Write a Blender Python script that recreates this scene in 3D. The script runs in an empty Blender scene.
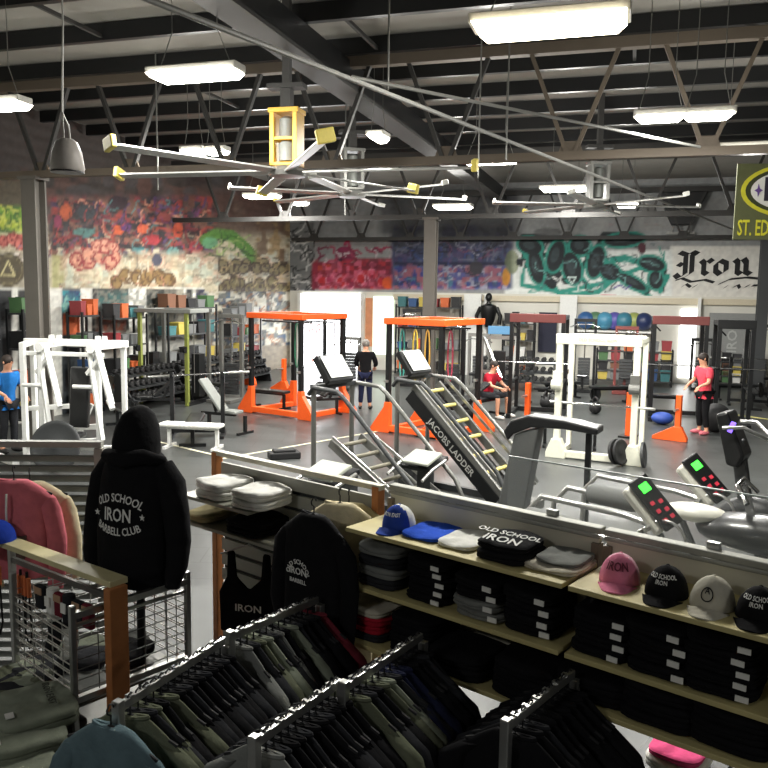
import bpy, bmesh, math, random
import numpy as np
from mathutils import Vector, Matrix, Euler
random.seed(7)
PI = math.pi
R = math.radians
COL = bpy.context.scene.collection
# ------------------------------------------------------------------ camera
CAMZ = 3.0; PITCH = 6.7; ROLL = 0.8; F = 800.0
cam_d = bpy.data.cameras.new('camera'); cam_d.sensor_width = 36; cam_d.lens = 36*F/768; cam_d.clip_end = 200; cam_d.clip_start = .05
cam = bpy.data.objects.new('camera', cam_d); COL.objects.link(cam)
CR = (Matrix.Rotation(R(90-PITCH), 3, 'X') @ Matrix.Rotation(R(ROLL), 3, 'Z'))
cam.location = (0, 0, CAMZ); cam.rotation_euler = CR.to_euler()
bpy.context.scene.camera = cam
def ray(u, v): return CR @ Vector(((u-384)/F, -(v-384)/F, -1))
def G(u, v, z=0.0):                       # where a sight line meets the height z
    d = ray(u, v); t = (z-CAMZ)/d.z
    return Vector((d.x*t, d.y*t, z))
def DP(u, v, y):                          # a point at forward distance y
    d = ray(u, v); t = y/d.y
    return Vector((d.x*t, y, CAMZ+d.z*t))
def proj(p):
    q = CR.transposed() @ (Vector(p)-Vector((0, 0, CAMZ)))
    return 384+F*q.x/-q.z, 384-F*q.y/-q.z
BA = 17.0; BR = -R(BA)
B1 = Vector((math.cos(R(BA)), -math.sin(R(BA)), 0)); B2 = Vector((math.sin(R(BA)), math.cos(R(BA)), 0))   # building axes
def BW(a, b, z=0): return B1*a+B2*b+Vector((0, 0, z))
RA = 39.1; RR = -R(RA)
E1 = Vector((math.cos(R(RA)), -math.sin(R(RA)), 0)); E2 = Vector((math.sin(R(RA)), math.cos(R(RA)), 0))   # shop fixtures' axes
W0 = Vector((0, 4.2, 0))
def RW(a, b, z=0): return W0+E1*a+E2*b+Vector((0, 0, z))
def aof(u, b, v=None, z=1.8):             # run along the shop wall that stands on column u
    lo, hi = -4.0, 3.5
    for _ in range(50):
        m = (lo+hi)/2
        if proj(RW(m, b, z))[0] < u: lo = m
        else: hi = m
    return (lo+hi)/2
# ------------------------------------------------------------------ materials
def lin(c): return tuple(((x/255)/12.92 if x/255 <= .04045 else ((x/255+.055)/1.055)**2.4) for x in c)
MATS = {}
def M(name, col, rough=.6, metal=0.0, var=.12, scale=25, bump=.0, emit=0, alpha=1, trans=0, coat=0):
    if name in MATS: return MATS[name]
    m = bpy.data.materials.new(name); m.use_nodes = True; nt = m.node_tree; n = nt.nodes; l = nt.links
    b = n['Principled BSDF']; c = lin(col)
    tc = n.new('ShaderNodeTexCoord'); no = n.new('ShaderNodeTexNoise'); no.inputs['Scale'].default_value = scale; no.inputs['Detail'].default_value = 4
    l.new(tc.outputs['Object'], no.inputs['Vector'])
    mx = n.new('ShaderNodeMix'); mx.data_type = 'RGBA'
    mx.inputs[6].default_value = tuple(x*(1-var) for x in c)+(1,); mx.inputs[7].default_value = tuple(min(1, x*(1+var)) for x in c)+(1,)
    l.new(no.outputs['Fac'], mx.inputs[0]); l.new(mx.outputs[2], b.inputs['Base Color'])
    b.inputs['Roughness'].default_value = rough; b.inputs['Metallic'].default_value = metal
    if bump:
        bp = n.new('ShaderNodeBump'); bp.inputs['Strength'].default_value = bump; bp.inputs['Distance'].default_value = .02
        l.new(no.outputs['Fac'], bp.inputs['Height']); l.new(bp.outputs['Normal'], b.inputs['Normal'])
    if emit:
        b.inputs['Emission Color'].default_value = c+(1,); b.inputs['Emission Strength'].default_value = emit
    if trans:
        b.inputs['Transmission Weight'].default_value = trans; b.inputs['IOR'].default_value = 1.1
    if alpha < 1: b.inputs['Alpha'].default_value = alpha
    if coat: b.inputs['Coat Weight'].default_value = coat
    MATS[name] = m; return m
blackmetal = M('black_metal', (26, 27, 28), .4, .3)
darkpad = M('dark_vinyl', (24, 25, 26), .35, 0, coat=.3)
whitepaint = M('white_paint', (225, 226, 222), .4)
orange = M('orange_paint', (235, 92, 32), .4)
silver = M('silver_metal', (190, 190, 186), .28, .85)
chrome = M('chrome', (210, 210, 210), .15, 1)
greymetal = M('grey_metal', (120, 120, 116), .4, .5)
greyplastic = M('grey_plastic', (125, 128, 124), .5)
darkgrey = M('dark_grey_plastic', (55, 57, 58), .5)
maroon = M('maroon_paint', (105, 48, 44), .5)
rubber = M('rubber', (22, 22, 23), .7, bump=.1)
wood = M('pale_wood', (196, 184, 128), .55, var=.2, scale=9)
woodpost = M('orange_wood', (176, 112, 62), .55, var=.3, scale=14)
birch = M('birch_edge', (205, 196, 150), .5, var=.15, scale=12)
lime = M('lime_paint', (124, 132, 62), .5)
yellowp = M('yellow_paint', (225, 175, 50), .5)
steelbeam = M('steel_beam', (50, 49, 47), .6, .2, scale=4)
rustbeam = M('primer_steel', (92, 82, 70), .65, .1, scale=3)
columnpaint = M('column_paint', (88, 84, 78), .6, scale=5)
shopwhite = M('shop_panel', (205, 201, 182), .5, var=.06, scale=6)
skin = M('skin', (205, 150, 120), .5)
def cloth(name, col):
    m = M(name, col, .95, 0, var=.3, scale=14, bump=.5); m.node_tree.nodes['Principled BSDF'].inputs['Specular IOR Level'].default_value = .12; return m
blk = cloth('black_cloth', (24, 24, 26)); blk2 = cloth('charcoal_cloth', (44, 45, 48)); navy = cloth('navy_cloth', (34, 38, 62))
gry = cloth('grey_cloth', (120, 122, 118)); olive = cloth('olive_cloth', (98, 102, 84)); sage = cloth('sage_cloth', (132, 138, 122))
pinkc = cloth('pink_cloth', (206, 112, 122)); cream = cloth('cream_cloth', (216, 204, 170)); whitec = cloth('white_cloth', (232, 232, 222))
mar = cloth('maroon_cloth', (112, 42, 52)); teal = cloth('slate_cloth', (92, 112, 118)); bluec = cloth('blue_cloth', (38, 66, 170)); redc = cloth('red_cloth', (170, 36, 52))
khaki = cloth('khaki_cloth', (170, 158, 118)); hotpink = cloth('coral_cloth', (240, 80, 95)); skyb = cloth('bright_blue_cloth', (40, 110, 180)); beige = cloth('beige_cloth', (196, 190, 172))
inkw = M('white_print', (235, 235, 230), .7, var=.05); inkb = M('black_print', (18, 18, 20), .7)
labelm = M('white_sticker', (235, 235, 228), .5, var=.04)
# ------------------------------------------------------------------ mesh builder
class MB:
    def __init__(s): s.v = []; s.f = []
    def add(s, vs, fs):
        k = len(s.v); s.v += [tuple(p) for p in vs]; s.f += [tuple(i+k for i in f) for f in fs]; return s
    def box(s, c, d, rot=None):
        c = Vector(c); q = []
        for x, y, z in ((-1,-1,-1),(1,-1,-1),(1,1,-1),(-1,1,-1),(-1,-1,1),(1,-1,1),(1,1,1),(-1,1,1)):
            p = Vector((x*d[0]/2, y*d[1]/2, z*d[2]/2))
            if rot is not None: p = rot @ p
            q.append(c+p)
        return s.add(q, [(0,3,2,1),(4,5,6,7),(0,1,5,4),(1,2,6,5),(2,3,7,6),(3,0,4,7)])
    def bar(s, p, q, w, h=None, up=(0, 0, 1)):
        p = Vector(p); q = Vector(q); d = q-p; L = d.length; h = h or w
        if L < 1e-6: return s
        x = d.normalized(); u = Vector(up)
        if abs(x.dot(u)) > .98: u = Vector((0, 1, 0))
        y = u.cross(x).normalized(); z = x.cross(y)
        return s.box((p+q)/2, (L, w, h), Matrix((x, y, z)).transposed())
    def tube(s, pts, r, n=8, closed=False):
        pts = [Vector(p) for p in pts]; m = len(pts); rs = r if isinstance(r, (list, tuple)) else [r]*m
        up = None; vs = []
        for i, p in enumerate(pts):
            if closed: t = pts[(i+1) % m]-pts[i-1]
            else: t = pts[min(i+1, m-1)]-pts[max(i-1, 0)]
            t.normalize()
            if up is None: up = Vector((0, 0, 1)) if abs(t.z) < .9 else Vector((1, 0, 0))
            a = up.cross(t)
            if a.length < 1e-4: a = Vector((0, 1, 0)).cross(t)
            a.normalize(); b = t.cross(a); up = b
            for k in range(n):
                an = 2*PI*k/n; vs.append(p+(a*math.cos(an)+b*math.sin(an))*rs[i])
        fs = []
        for i in range(m if closed else m-1):
            j = (i+1) % m
            for k in range(n): fs.append((i*n+k, i*n+(k+1) % n, j*n+(k+1) % n, j*n+k))
        if not closed: fs += [tuple(reversed(range(n))), tuple((m-1)*n+k for k in range(n))]
        return s.add(vs, fs)
    def loft(s, rings, cap=True):
        n = len(rings[0]); vs = [p for r in rings for p in r]; fs = []
        for i in range(len(rings)-1):
            for k in range(n): fs.append((i*n+k, i*n+(k+1) % n, (i+1)*n+(k+1) % n, (i+1)*n+k))
        if cap: fs += [tuple(reversed(range(n))), tuple((len(rings)-1)*n+k for k in range(n))]
        return s.add(vs, fs)
    def lathe(s, prof, n=16, c=(0, 0, 0), rot=None):
        c = Vector(c); rings = []
        for r, z in prof:
            ring = []
            for k in range(n):
                p = Vector((r*math.cos(2*PI*k/n), r*math.sin(2*PI*k/n), z))
                ring.append(c+(rot @ p if rot is not None else p))
            rings.append(ring)
        return s.loft(rings)
    def cyl(s, p, q, r, n=16):
        return s.tube([p, q], r, n)
    def ell(s, c, d, n=14, m=9, rot=None):
        c = Vector(c); rings = []
        for i in range(m+1):
            th = PI*i/m; rr = max(math.sin(th), .02); ring = []
            for k in range(n):
                p = Vector((d[0]*rr*math.cos(2*PI*k/n), d[1]*rr*math.sin(2*PI*k/n), -d[2]*math.cos(th)))
                ring.append(c+(rot @ p if rot is not None else p))
            rings.append(ring)
        return s.loft(rings)
    def prism(s, poly, t, mat=None):          # poly in local xz, thickness along y
        n = len(poly); a = [Vector((x, -t/2, z)) for x, z in poly]; b = [Vector((x, t/2, z)) for x, z in poly]
        vs = a+b
        if mat is not None: vs = [mat @ p for p in vs]
        return s.add(vs, [tuple(range(n)), tuple(reversed(range(n, 2*n)))]+[(i, i+n, (i+1) % n+n, (i+1) % n) for i in range(n)])
    def text(s, txt, size, mat, depth=.002, arc=0, wx=1.0):   # upright in local xz, facing -y
        cu = bpy.data.curves.new('t', 'FONT'); cu.body = txt; cu.size = size; cu.align_x = 'CENTER'; cu.align_y = 'CENTER'; cu.extrude = depth; cu.resolution_u = 2
        if hasattr(cu, 'offset'): cu.offset = size*.012
        o = bpy.data.objects.new('t', cu); COL.objects.link(o)
        dg = bpy.context.evaluated_depsgraph_get(); me = bpy.data.meshes.new_from_object(o.evaluated_get(dg))
        vs = []
        for p in me.vertices:
            x, y, z = p.co.x*wx, p.co.y, p.co.z
            if arc:
                an = x/arc; x, y = math.sin(an)*(arc+y), math.cos(an)*(arc+y)-arc
            vs.append(mat @ Vector((x, -z, y)))
        s.add(vs, [tuple(p.vertices) for p in me.polygons])
        bpy.data.objects.remove(o); bpy.data.meshes.remove(me); bpy.data.curves.remove(cu); return s
    def build(s, name, mat, parent=None, smooth=False, bevel=0):
        me = bpy.data.meshes.new(name); me.from_pydata(s.v, [], s.f); me.validate(); me.update()
        if isinstance(mat, (list, tuple)):
            for q in mat: me.materials.append(q)
        else: me.materials.append(mat)
        if smooth:
            me.polygons.foreach_set('use_smooth', [True]*len(me.polygons))
            try: me.set_sharp_from_angle(angle=R(50))
            except Exception: pass
        o = bpy.data.objects.new(name, me); COL.objects.link(o)
        if bevel:
            b = o.modifiers.new('bevel', 'BEVEL'); b.width = bevel; b.segments = 2; b.limit_method = 'ANGLE'
        if parent is not None: o.parent = parent
        return o
def tag(o, label=None, cat=None, group=None, kind=None):
    if label: o['label'] = label
    if cat: o['category'] = cat
    if group: o['group'] = group
    if kind: o['kind'] = kind
    return o
def thing(name, label, cat, loc=(0, 0, 0), rz=0, group=None):
    o = bpy.data.objects.new(name, None); COL.objects.link(o); o.location = loc; o.rotation_euler = (0, 0, rz); o.empty_display_size = .1
    return tag(o, label, cat, group)
def one(mb, name, mat, label, cat, loc=(0, 0, 0), rz=0, group=None, smooth=False, bevel=0):
    o = mb.build(name, mat, None, smooth, bevel); o.location = loc; o.rotation_euler = (0, 0, rz)
    return tag(o, label, cat, group)
def struct(name, mb, mat, bevel=0):
    return tag(mb.build(name, mat, None, False, bevel), kind='structure')
def dup(root, loc, rz, label=None, group=None, mats=None):
    r = root.copy(); COL.objects.link(r); r.location = loc; r.rotation_euler = (0, 0, rz)
    if label: r['label'] = label
    if group: r['group'] = group
    if mats and root.type == 'MESH' and root.name.split('.')[0] in mats: setm(r, mats[root.name.split('.')[0]])
    for ch in list(root.children):
        c = ch.copy(); COL.objects.link(c); c.parent = r; k = ch.name.split('.')[0]
        if mats and k in mats: setm(c, mats[k])
        for g in ch.children:
            d = g.copy(); COL.objects.link(d); d.parent = c
    return r
def setm(o, m):
    o.material_slots[0].link = 'OBJECT'; o.material_slots[0].material = m
def I4(loc=(0, 0, 0), rx=0, ry=0, rz=0):
    return Matrix.Translation(Vector(loc)) @ Euler((rx, ry, rz)).to_matrix().to_4x4()
ORD = ['first', 'second', 'third', 'fourth', 'fifth', 'sixth', 'seventh', 'eighth', 'ninth', 'tenth', 'eleventh', 'twelfth', 'thirteenth', 'fourteenth', 'fifteenth', 'sixteenth', 'seventeenth', 'eighteenth', 'nineteenth', 'twentieth']
exec_parts = []
#==SPLIT==
# ------------------------------------------------------------------ the hall
ROOF = 6.8
FB = 28.7                                     # far wall, along B2
def colpt(u, b):                              # on the line b = const under column u
    lo, hi = -30.0, 40.0
    for _ in range(50):
        m = (lo+hi)/2
        if proj(BW(m, b, 3))[0] < u: lo = m
        else: hi = m
    return (lo+hi)/2
LA = colpt(290, FB)                           # left wall, along B1
def lwb(u):
    lo, hi = 8.0, FB
    for _ in range(50):
        m = (lo+hi)/2
        if proj(BW(LA, m, 3))[0] < u: lo = m
        else: hi = m
    return (lo+hi)/2
RAW = LA+26; BB = -5.0
def bbox(mb, a0, a1, b0, b1, z0, z1):
    rot = Matrix.Rotation(BR, 3, 'Z')
    return mb.box(BW((a0+a1)/2, (b0+b1)/2, (z0+z1)/2), (a1-a0, b1-b0, z1-z0), rot)
# floor with rubber tiles
def floor_mat():
    m = M('gym_floor', (68, 70, 69), .34, 0, var=.22, scale=2.5, bump=.05)
    n = m.node_tree.nodes; l = m.node_tree.links; b = n['Principled BSDF']
    br = n.new('ShaderNodeTexBrick'); br.inputs['Scale'].default_value = .5; br.inputs['Mortar Size'].default_value = .004; br.inputs['Color1'].default_value = (1, 1, 1, 1); br.inputs['Color2'].default_value = (.85, .85, .85, 1); br.inputs['Mortar'].default_value = (.4, .4, .4, 1)
    src = b.inputs['Base Color'].links[0].from_socket
    mm = n.new('ShaderNodeMix'); mm.data_type = 'RGBA'; mm.blend_type = 'MULTIPLY'; mm.inputs[0].default_value = 1
    tc = n.new('ShaderNodeTexCoord'); l.new(tc.outputs['Object'], br.inputs['Vector'])
    l.new(src, mm.inputs[6]); l.new(br.outputs['Color'], mm.inputs[7]); l.new(mm.outputs[2], b.inputs['Base Color'])
    return m
mb = bbox(MB(), LA-.3, RAW+.3, 6.9, FB+.3, -.2, 0)
struct('floor', mb, floor_mat())
mb = bbox(MB(), LA-.3, RAW+.3, BB-.3, 6.9, -.2, .002)
struct('floor', mb, M('shop_floor', (84, 86, 85), .5, 0, var=.12, scale=3))
deck = M('roof_deck', (140, 137, 130), .8, 0, var=.15, scale=1.5)
struct('ceiling', bbox(MB(), LA-.3, RAW+.3, BB-.3, FB+.3, ROOF, ROOF+.2), deck)
struct('wall_right', bbox(MB(), RAW, RAW+.3, BB, FB, 0, ROOF), M('dull_wall', (120, 118, 112), .8))
struct('wall_back', bbox(MB(), LA, RAW, BB-.3, BB, 0, ROOF), M('dull_wall', (120, 118, 112), .8))
# ---- murals: colours painted on the wall surface
class Paint:
    def __init__(s, U, V, base):
        s.U = U; s.V = V; s.C = np.zeros(U.shape+(3,)); s.C[:] = lin(base); s.rng = np.random.RandomState(3)
    def _put(s, mask, col, a=1): 
        w = (np.clip(mask, 0, 1)*a)[..., None]; s.C = s.C*(1-w)+np.array(lin(col))*w
    def rect(s, u0, u1, v0, v1, col, a=1, e=1.0):
        m = np.clip((s.U-u0)/e+.5, 0, 1)*np.clip((u1-s.U)/e+.5, 0, 1)*np.clip((s.V-v0)/e+.5, 0, 1)*np.clip((v1-s.V)/e+.5, 0, 1); s._put(m, col, a)
    def ell(s, cu, cv, ru, rv, col, a=1, ring=0, ang=0):
        c, n = math.cos(ang), math.sin(ang); x = (s.U-cu)*c+(s.V-cv)*n; y = -(s.U-cu)*n+(s.V-cv)*c
        d = np.sqrt((x/ru)**2+(y/rv)**2); q = min(ru, rv)
        m = np.clip((1-d)*q+.5, 0, 1)
        if ring: m = np.clip(ring-np.abs(d-1)*q+.3, 0, 1)
        s._put(m, col, a)
    def line(s, pts, w, col, a=1):
        D = np.full(s.U.shape, 1e9)
        for (x0, y0), (x1, y1) in zip(pts, pts[1:]):
            dx, dy = x1-x0, y1-y0; L = dx*dx+dy*dy+1e-9
            t = np.clip(((s.U-x0)*dx+(s.V-y0)*dy)/L, 0, 1); D = np.minimum(D, np.hypot(s.U-x0-t*dx, s.V-y0-t*dy))
        s._put(np.clip(w/2-D+.5, 0, 1), col, a)
    def noise(s, sc, seed):
        r = np.random.RandomState(seed); g = r.rand(80, 160)
        x = (s.U/sc) % 158; y = (s.V/sc) % 78; i = x.astype(int); j = y.astype(int); fx = x-i; fy = y-j
        fx = fx*fx*(3-2*fx); fy = fy*fy*(3-2*fy)
        return (g[j, i]*(1-fx)+g[j, i+1]*fx)*(1-fy)+(g[j+1, i]*(1-fx)+g[j+1, i+1]*fx)*fy
    def blotch(s, u0, u1, v0, v1, cols, sc=7, seed=1, a=.85, e=6):
        m = np.clip((s.U-u0)/e+.5, 0, 1)*np.clip((u1-s.U)/e+.5, 0, 1)*np.clip((s.V-v0)/e+.5, 0, 1)*np.clip((v1-s.V)/e+.5, 0, 1)
        for k, c in enumerate(cols):
            nz = s.noise(sc, seed*31+k)
            s._put(m*np.clip((nz-.52)*9, 0, 1), c, a)
    def scrib(s, u0, u1, v0, v1, n, w, cols, seed=1, L=12, a=1):
        r = random.Random(seed)
        for k in range(n):
            x = r.uniform(u0, u1); y = r.uniform(v0, v1); p = [(x, y)]; an = r.uniform(0, 6.3)
            for j in range(4):
                an += r.uniform(-1.3, 1.3); x = min(max(x+math.cos(an)*L*.4, u0), u1); y = min(max(y+math.sin(an)*L*.4, v0), v1); p.append((x, y))
            s.line(p, w, cols[k % len(cols)], a)
    def letters(s, u0, u1, v0, v1, n, fill, edge, seed=1, w=1.2):
        r = random.Random(seed); du = (u1-u0)/n
        for k in range(n):
            cu = u0+du*(k+.5); cv = (v0+v1)/2+r.uniform(-2, 2); h = (v1-v0)/2
            for q in range(3):
                x = cu+r.uniform(-.25, .25)*du; y = cv+r.uniform(-.45, .45)*h; ru = du*r.uniform(.3, .5); rv = h*r.uniform(.4, .62); an = r.uniform(-.6, .6)
                s.ell(x, y, ru+w, rv+w, edge, 1, 0, an); s.ell(x, y, ru, rv, fill, .9, 0, an)
            s.ell(cu+r.uniform(-1, 1), cv, du*.13, h*.2, edge)
def mural(name, pts_fn, us, zs, painter):
    nu, nz = len(us), len(zs); vs = []; U = np.zeros((nz, nu)); V = np.zeros((nz, nu))
    for j, z in enumerate(zs):
        for i, u in enumerate(us):
            p = pts_fn(i, z); vs.append(tuple(p)); U[j, i], V[j, i] = proj(p)
    C = painter(U, V)
    fs = [(j*nu+i, j*nu+i+1, (j+1)*nu+i+1, (j+1)*nu+i) for j in range(nz-1) for i in range(nu-1)]
    me = bpy.data.meshes.new(name); me.from_pydata(vs, [], fs)
    at = me.color_attributes.new('paint', 'FLOAT_COLOR', 'POINT')
    flat = np.concatenate([C, np.ones(C.shape[:2]+(1,))], 2).astype(np.float32).ravel(); at.data.foreach_set('color', flat)
    m = bpy.data.materials.new(name+'_paint'); m.use_nodes = True; n = m.node_tree.nodes; l = m.node_tree.links; b = n['Principled BSDF']
    a = n.new('ShaderNodeVertexColor'); a.layer_name = 'paint'
    wv = n.new('ShaderNodeTexWave'); wv.inputs['Scale'].default_value = 1.2; wv.bands_direction = 'Z'
    tc = n.new('ShaderNodeTexCoord'); l.new(tc.outputs['Object'], wv.inputs['Vector'])
    bp = n.new('ShaderNodeBump'); bp.inputs['Strength'].default_value = .25; bp.inputs['Distance'].default_value = .03
    l.new(wv.outputs['Fac'], bp.inputs['Height']); l.new(bp.outputs['Normal'], b.inputs['Normal'])
    l.new(a.outputs['Color'], b.inputs['Base Color']); b.inputs['Roughness'].default_value = .7
    me.materials.append(m); o = bpy.data.objects.new(name, me); COL.objects.link(o)
    return tag(o, kind='structure')
def far_paint(U, V):
    p = Paint(U, V, (150, 152, 152))
    p.blotch(280, 780, 195, 300, [(130, 132, 132), (165, 166, 164)], 25, 2, .4)
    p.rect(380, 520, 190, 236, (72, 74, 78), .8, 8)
    p.rect(670, 800, 246, 310, (222, 220, 212), 1, 2)
    p.rect(505, 672, 250, 304, (222, 226, 222), 1, 3)
    p.rect(300, 400, 240, 246, (120, 112, 112), .6)
    # black and white scribbles by the corner
    p.rect(286, 314, 222, 300, (112, 114, 114)); p.scrib(286, 314, 222, 300, 46, 1.3, [(30, 30, 32), (200, 200, 198), (50, 50, 52)], 4, 10)
    # crimson piece
    p.rect(312, 396, 262, 289, (150, 40, 66), 1, 3); p.ell(345, 255, 10, 9, (140, 40, 80)); p.line([(345, 244), (348, 240), (350, 250)], 3, (160, 45, 80))
    p.scrib(318, 392, 247, 262, 20, 2, [(165, 60, 90), (120, 40, 70), (205, 190, 195)], 9, 7)
    p.rect(318, 337, 264, 272, (186, 66, 52)); p.rect(353, 392, 258, 270, (120, 30, 50), .9, 2); p.ell(341, 263, 5, 5, (60, 25, 50))
    for k, (x, y) in enumerate([(322, 281), (330, 280), (341, 282), (350, 283), (361, 279), (372, 275), (382, 281)]):
        p.ell(x, y, 4.5, 6, [(200, 40, 50), (180, 50, 90)][k % 2]); p.ell(x, y, 4.5, 6, (228, 150, 170), .9, .8)
    p.blotch(314, 394, 260, 289, [(205, 50, 60), (230, 110, 140), (110, 20, 50)], 4, 5, .6, 3); p.ell(388, 283, 6, 6, (226, 90, 40)); p.ell(397, 285, 5, 5, (52, 120, 84))
    # blue and purple piece
    p.rect(392, 512, 240, 289, (70, 82, 122), 1, 4); p.blotch(390, 512, 226, 250, [(40, 42, 52), (84, 86, 96), (60, 60, 90)], 6, 8, .9)
    p.blotch(394, 508, 245, 266, [(58, 60, 84), (110, 120, 150), (60, 70, 120), (90, 70, 120)], 5, 11, .7)
    p.rect(394, 505, 262, 267, (34, 34, 70), .85, 2)
    p.blotch(394, 508, 266, 289, [(90, 150, 180), (120, 90, 140), (190, 190, 210), (60, 70, 160), (190, 110, 120)], 4.5, 13, .8, 3)
    p.scrib(396, 506, 240, 288, 40, 1.3, [(200, 200, 214), (40, 40, 60), (60, 90, 160), (150, 90, 120)], 45, 10, .75)
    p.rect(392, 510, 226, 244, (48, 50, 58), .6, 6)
    p.ell(476, 268, 7, 7, (66, 64, 74)); p.scrib(396, 505, 236, 260, 26, 1.5, [(34, 34, 44), (130, 130, 150)], 14, 12, .8)
    p.ell(506, 277, 4, 9, (230, 160, 60)); p.ell(512, 262, 7, 12, (120, 130, 90), .8)
    # teal and black wildstyle
    T = (44, 142, 126); K = (26, 34, 38)
    for pts, w in [([(524, 246), (522, 285), (560, 292), (600, 284), (640, 268), (668, 276), (660, 292)], 4.5), ([(540, 262), (560, 296), (598, 292), (618, 276), (650, 297)], 5), ([(600, 262), (625, 258), (660, 268)], 7), ([(526, 252), (545, 288)], 6), ([(560, 250), (590, 288)], 5)]: p.line(pts, w, T)
    for pts, w in [([(524, 238), (560, 240)], 9), ([(540, 240), (536, 270), (552, 284)], 10), ([(520, 262), (558, 274)], 8), ([(562, 240), (572, 258), (566, 280)], 9), ([(574, 278), (598, 250), (604, 236), (636, 236)], 8), ([(590, 258), (606, 274)], 9), ([(612, 268), (646, 290)], 9), ([(640, 262), (664, 270), (656, 284)], 7), ([(580, 244), (592, 262)], 7), ([(545, 255), (580, 268)], 5)]: p.line(pts, w, K)
    p.scrib(522, 664, 238, 292, 34, 1.6, [K, (215, 220, 216), T, (20, 26, 30), (120, 150, 150)], 51, 14, .9)
    BL = [(530, 246, 12, 8, .3), (536, 266, 7, 18, -.2), (556, 256, 8, 16, .3), (572, 268, 9, 16, -.2), (580, 246, 10, 9, 0), (596, 262, 8, 16, .25), (624, 240, 20, 6, -.1), (610, 272, 10, 8, .4), (632, 282, 16, 5, .5), (652, 264, 13, 7, .2), (656, 280, 7, 9, 0)]
    for x, y, a, b, an in BL: p.ell(x, y, a+2.6, b+2.6, T, .95, 0, an)
    for x, y, a, b, an in BL: p.ell(x, y, a, b, K, 1, 0, an)
    for x, y, a, b, an in BL: p.ell(x-1, y-1, a*.5, b*.5, (58, 70, 74), .8, 0, an)
    p.scrib(524, 660, 244, 288, 24, 1.2, [(120, 170, 166), (70, 90, 96), (20, 26, 30)], 21, 12, .8)
    p.line([(568, 277), (576, 277), (572, 284), (568, 277)], 1, (220, 240, 235))
    p.line([(614, 288), (620, 285), (626, 289), (630, 286)], 1.4, (90, 70, 150)); p.line([(601, 295), (616, 296)], 1.3, (200, 90, 110), .8)
    p.ell(642, 248, 4, 6, (80, 40, 50)); p.ell(548, 232, 14, 4, (60, 60, 60), .6)
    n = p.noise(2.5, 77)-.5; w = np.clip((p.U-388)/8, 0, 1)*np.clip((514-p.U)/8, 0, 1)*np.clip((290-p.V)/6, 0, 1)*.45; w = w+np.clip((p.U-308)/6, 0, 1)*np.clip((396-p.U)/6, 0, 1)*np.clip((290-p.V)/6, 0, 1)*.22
    return np.clip(p.C*(1+n[..., None]*.25)*(1-w[..., None]), 0, 1)
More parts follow.
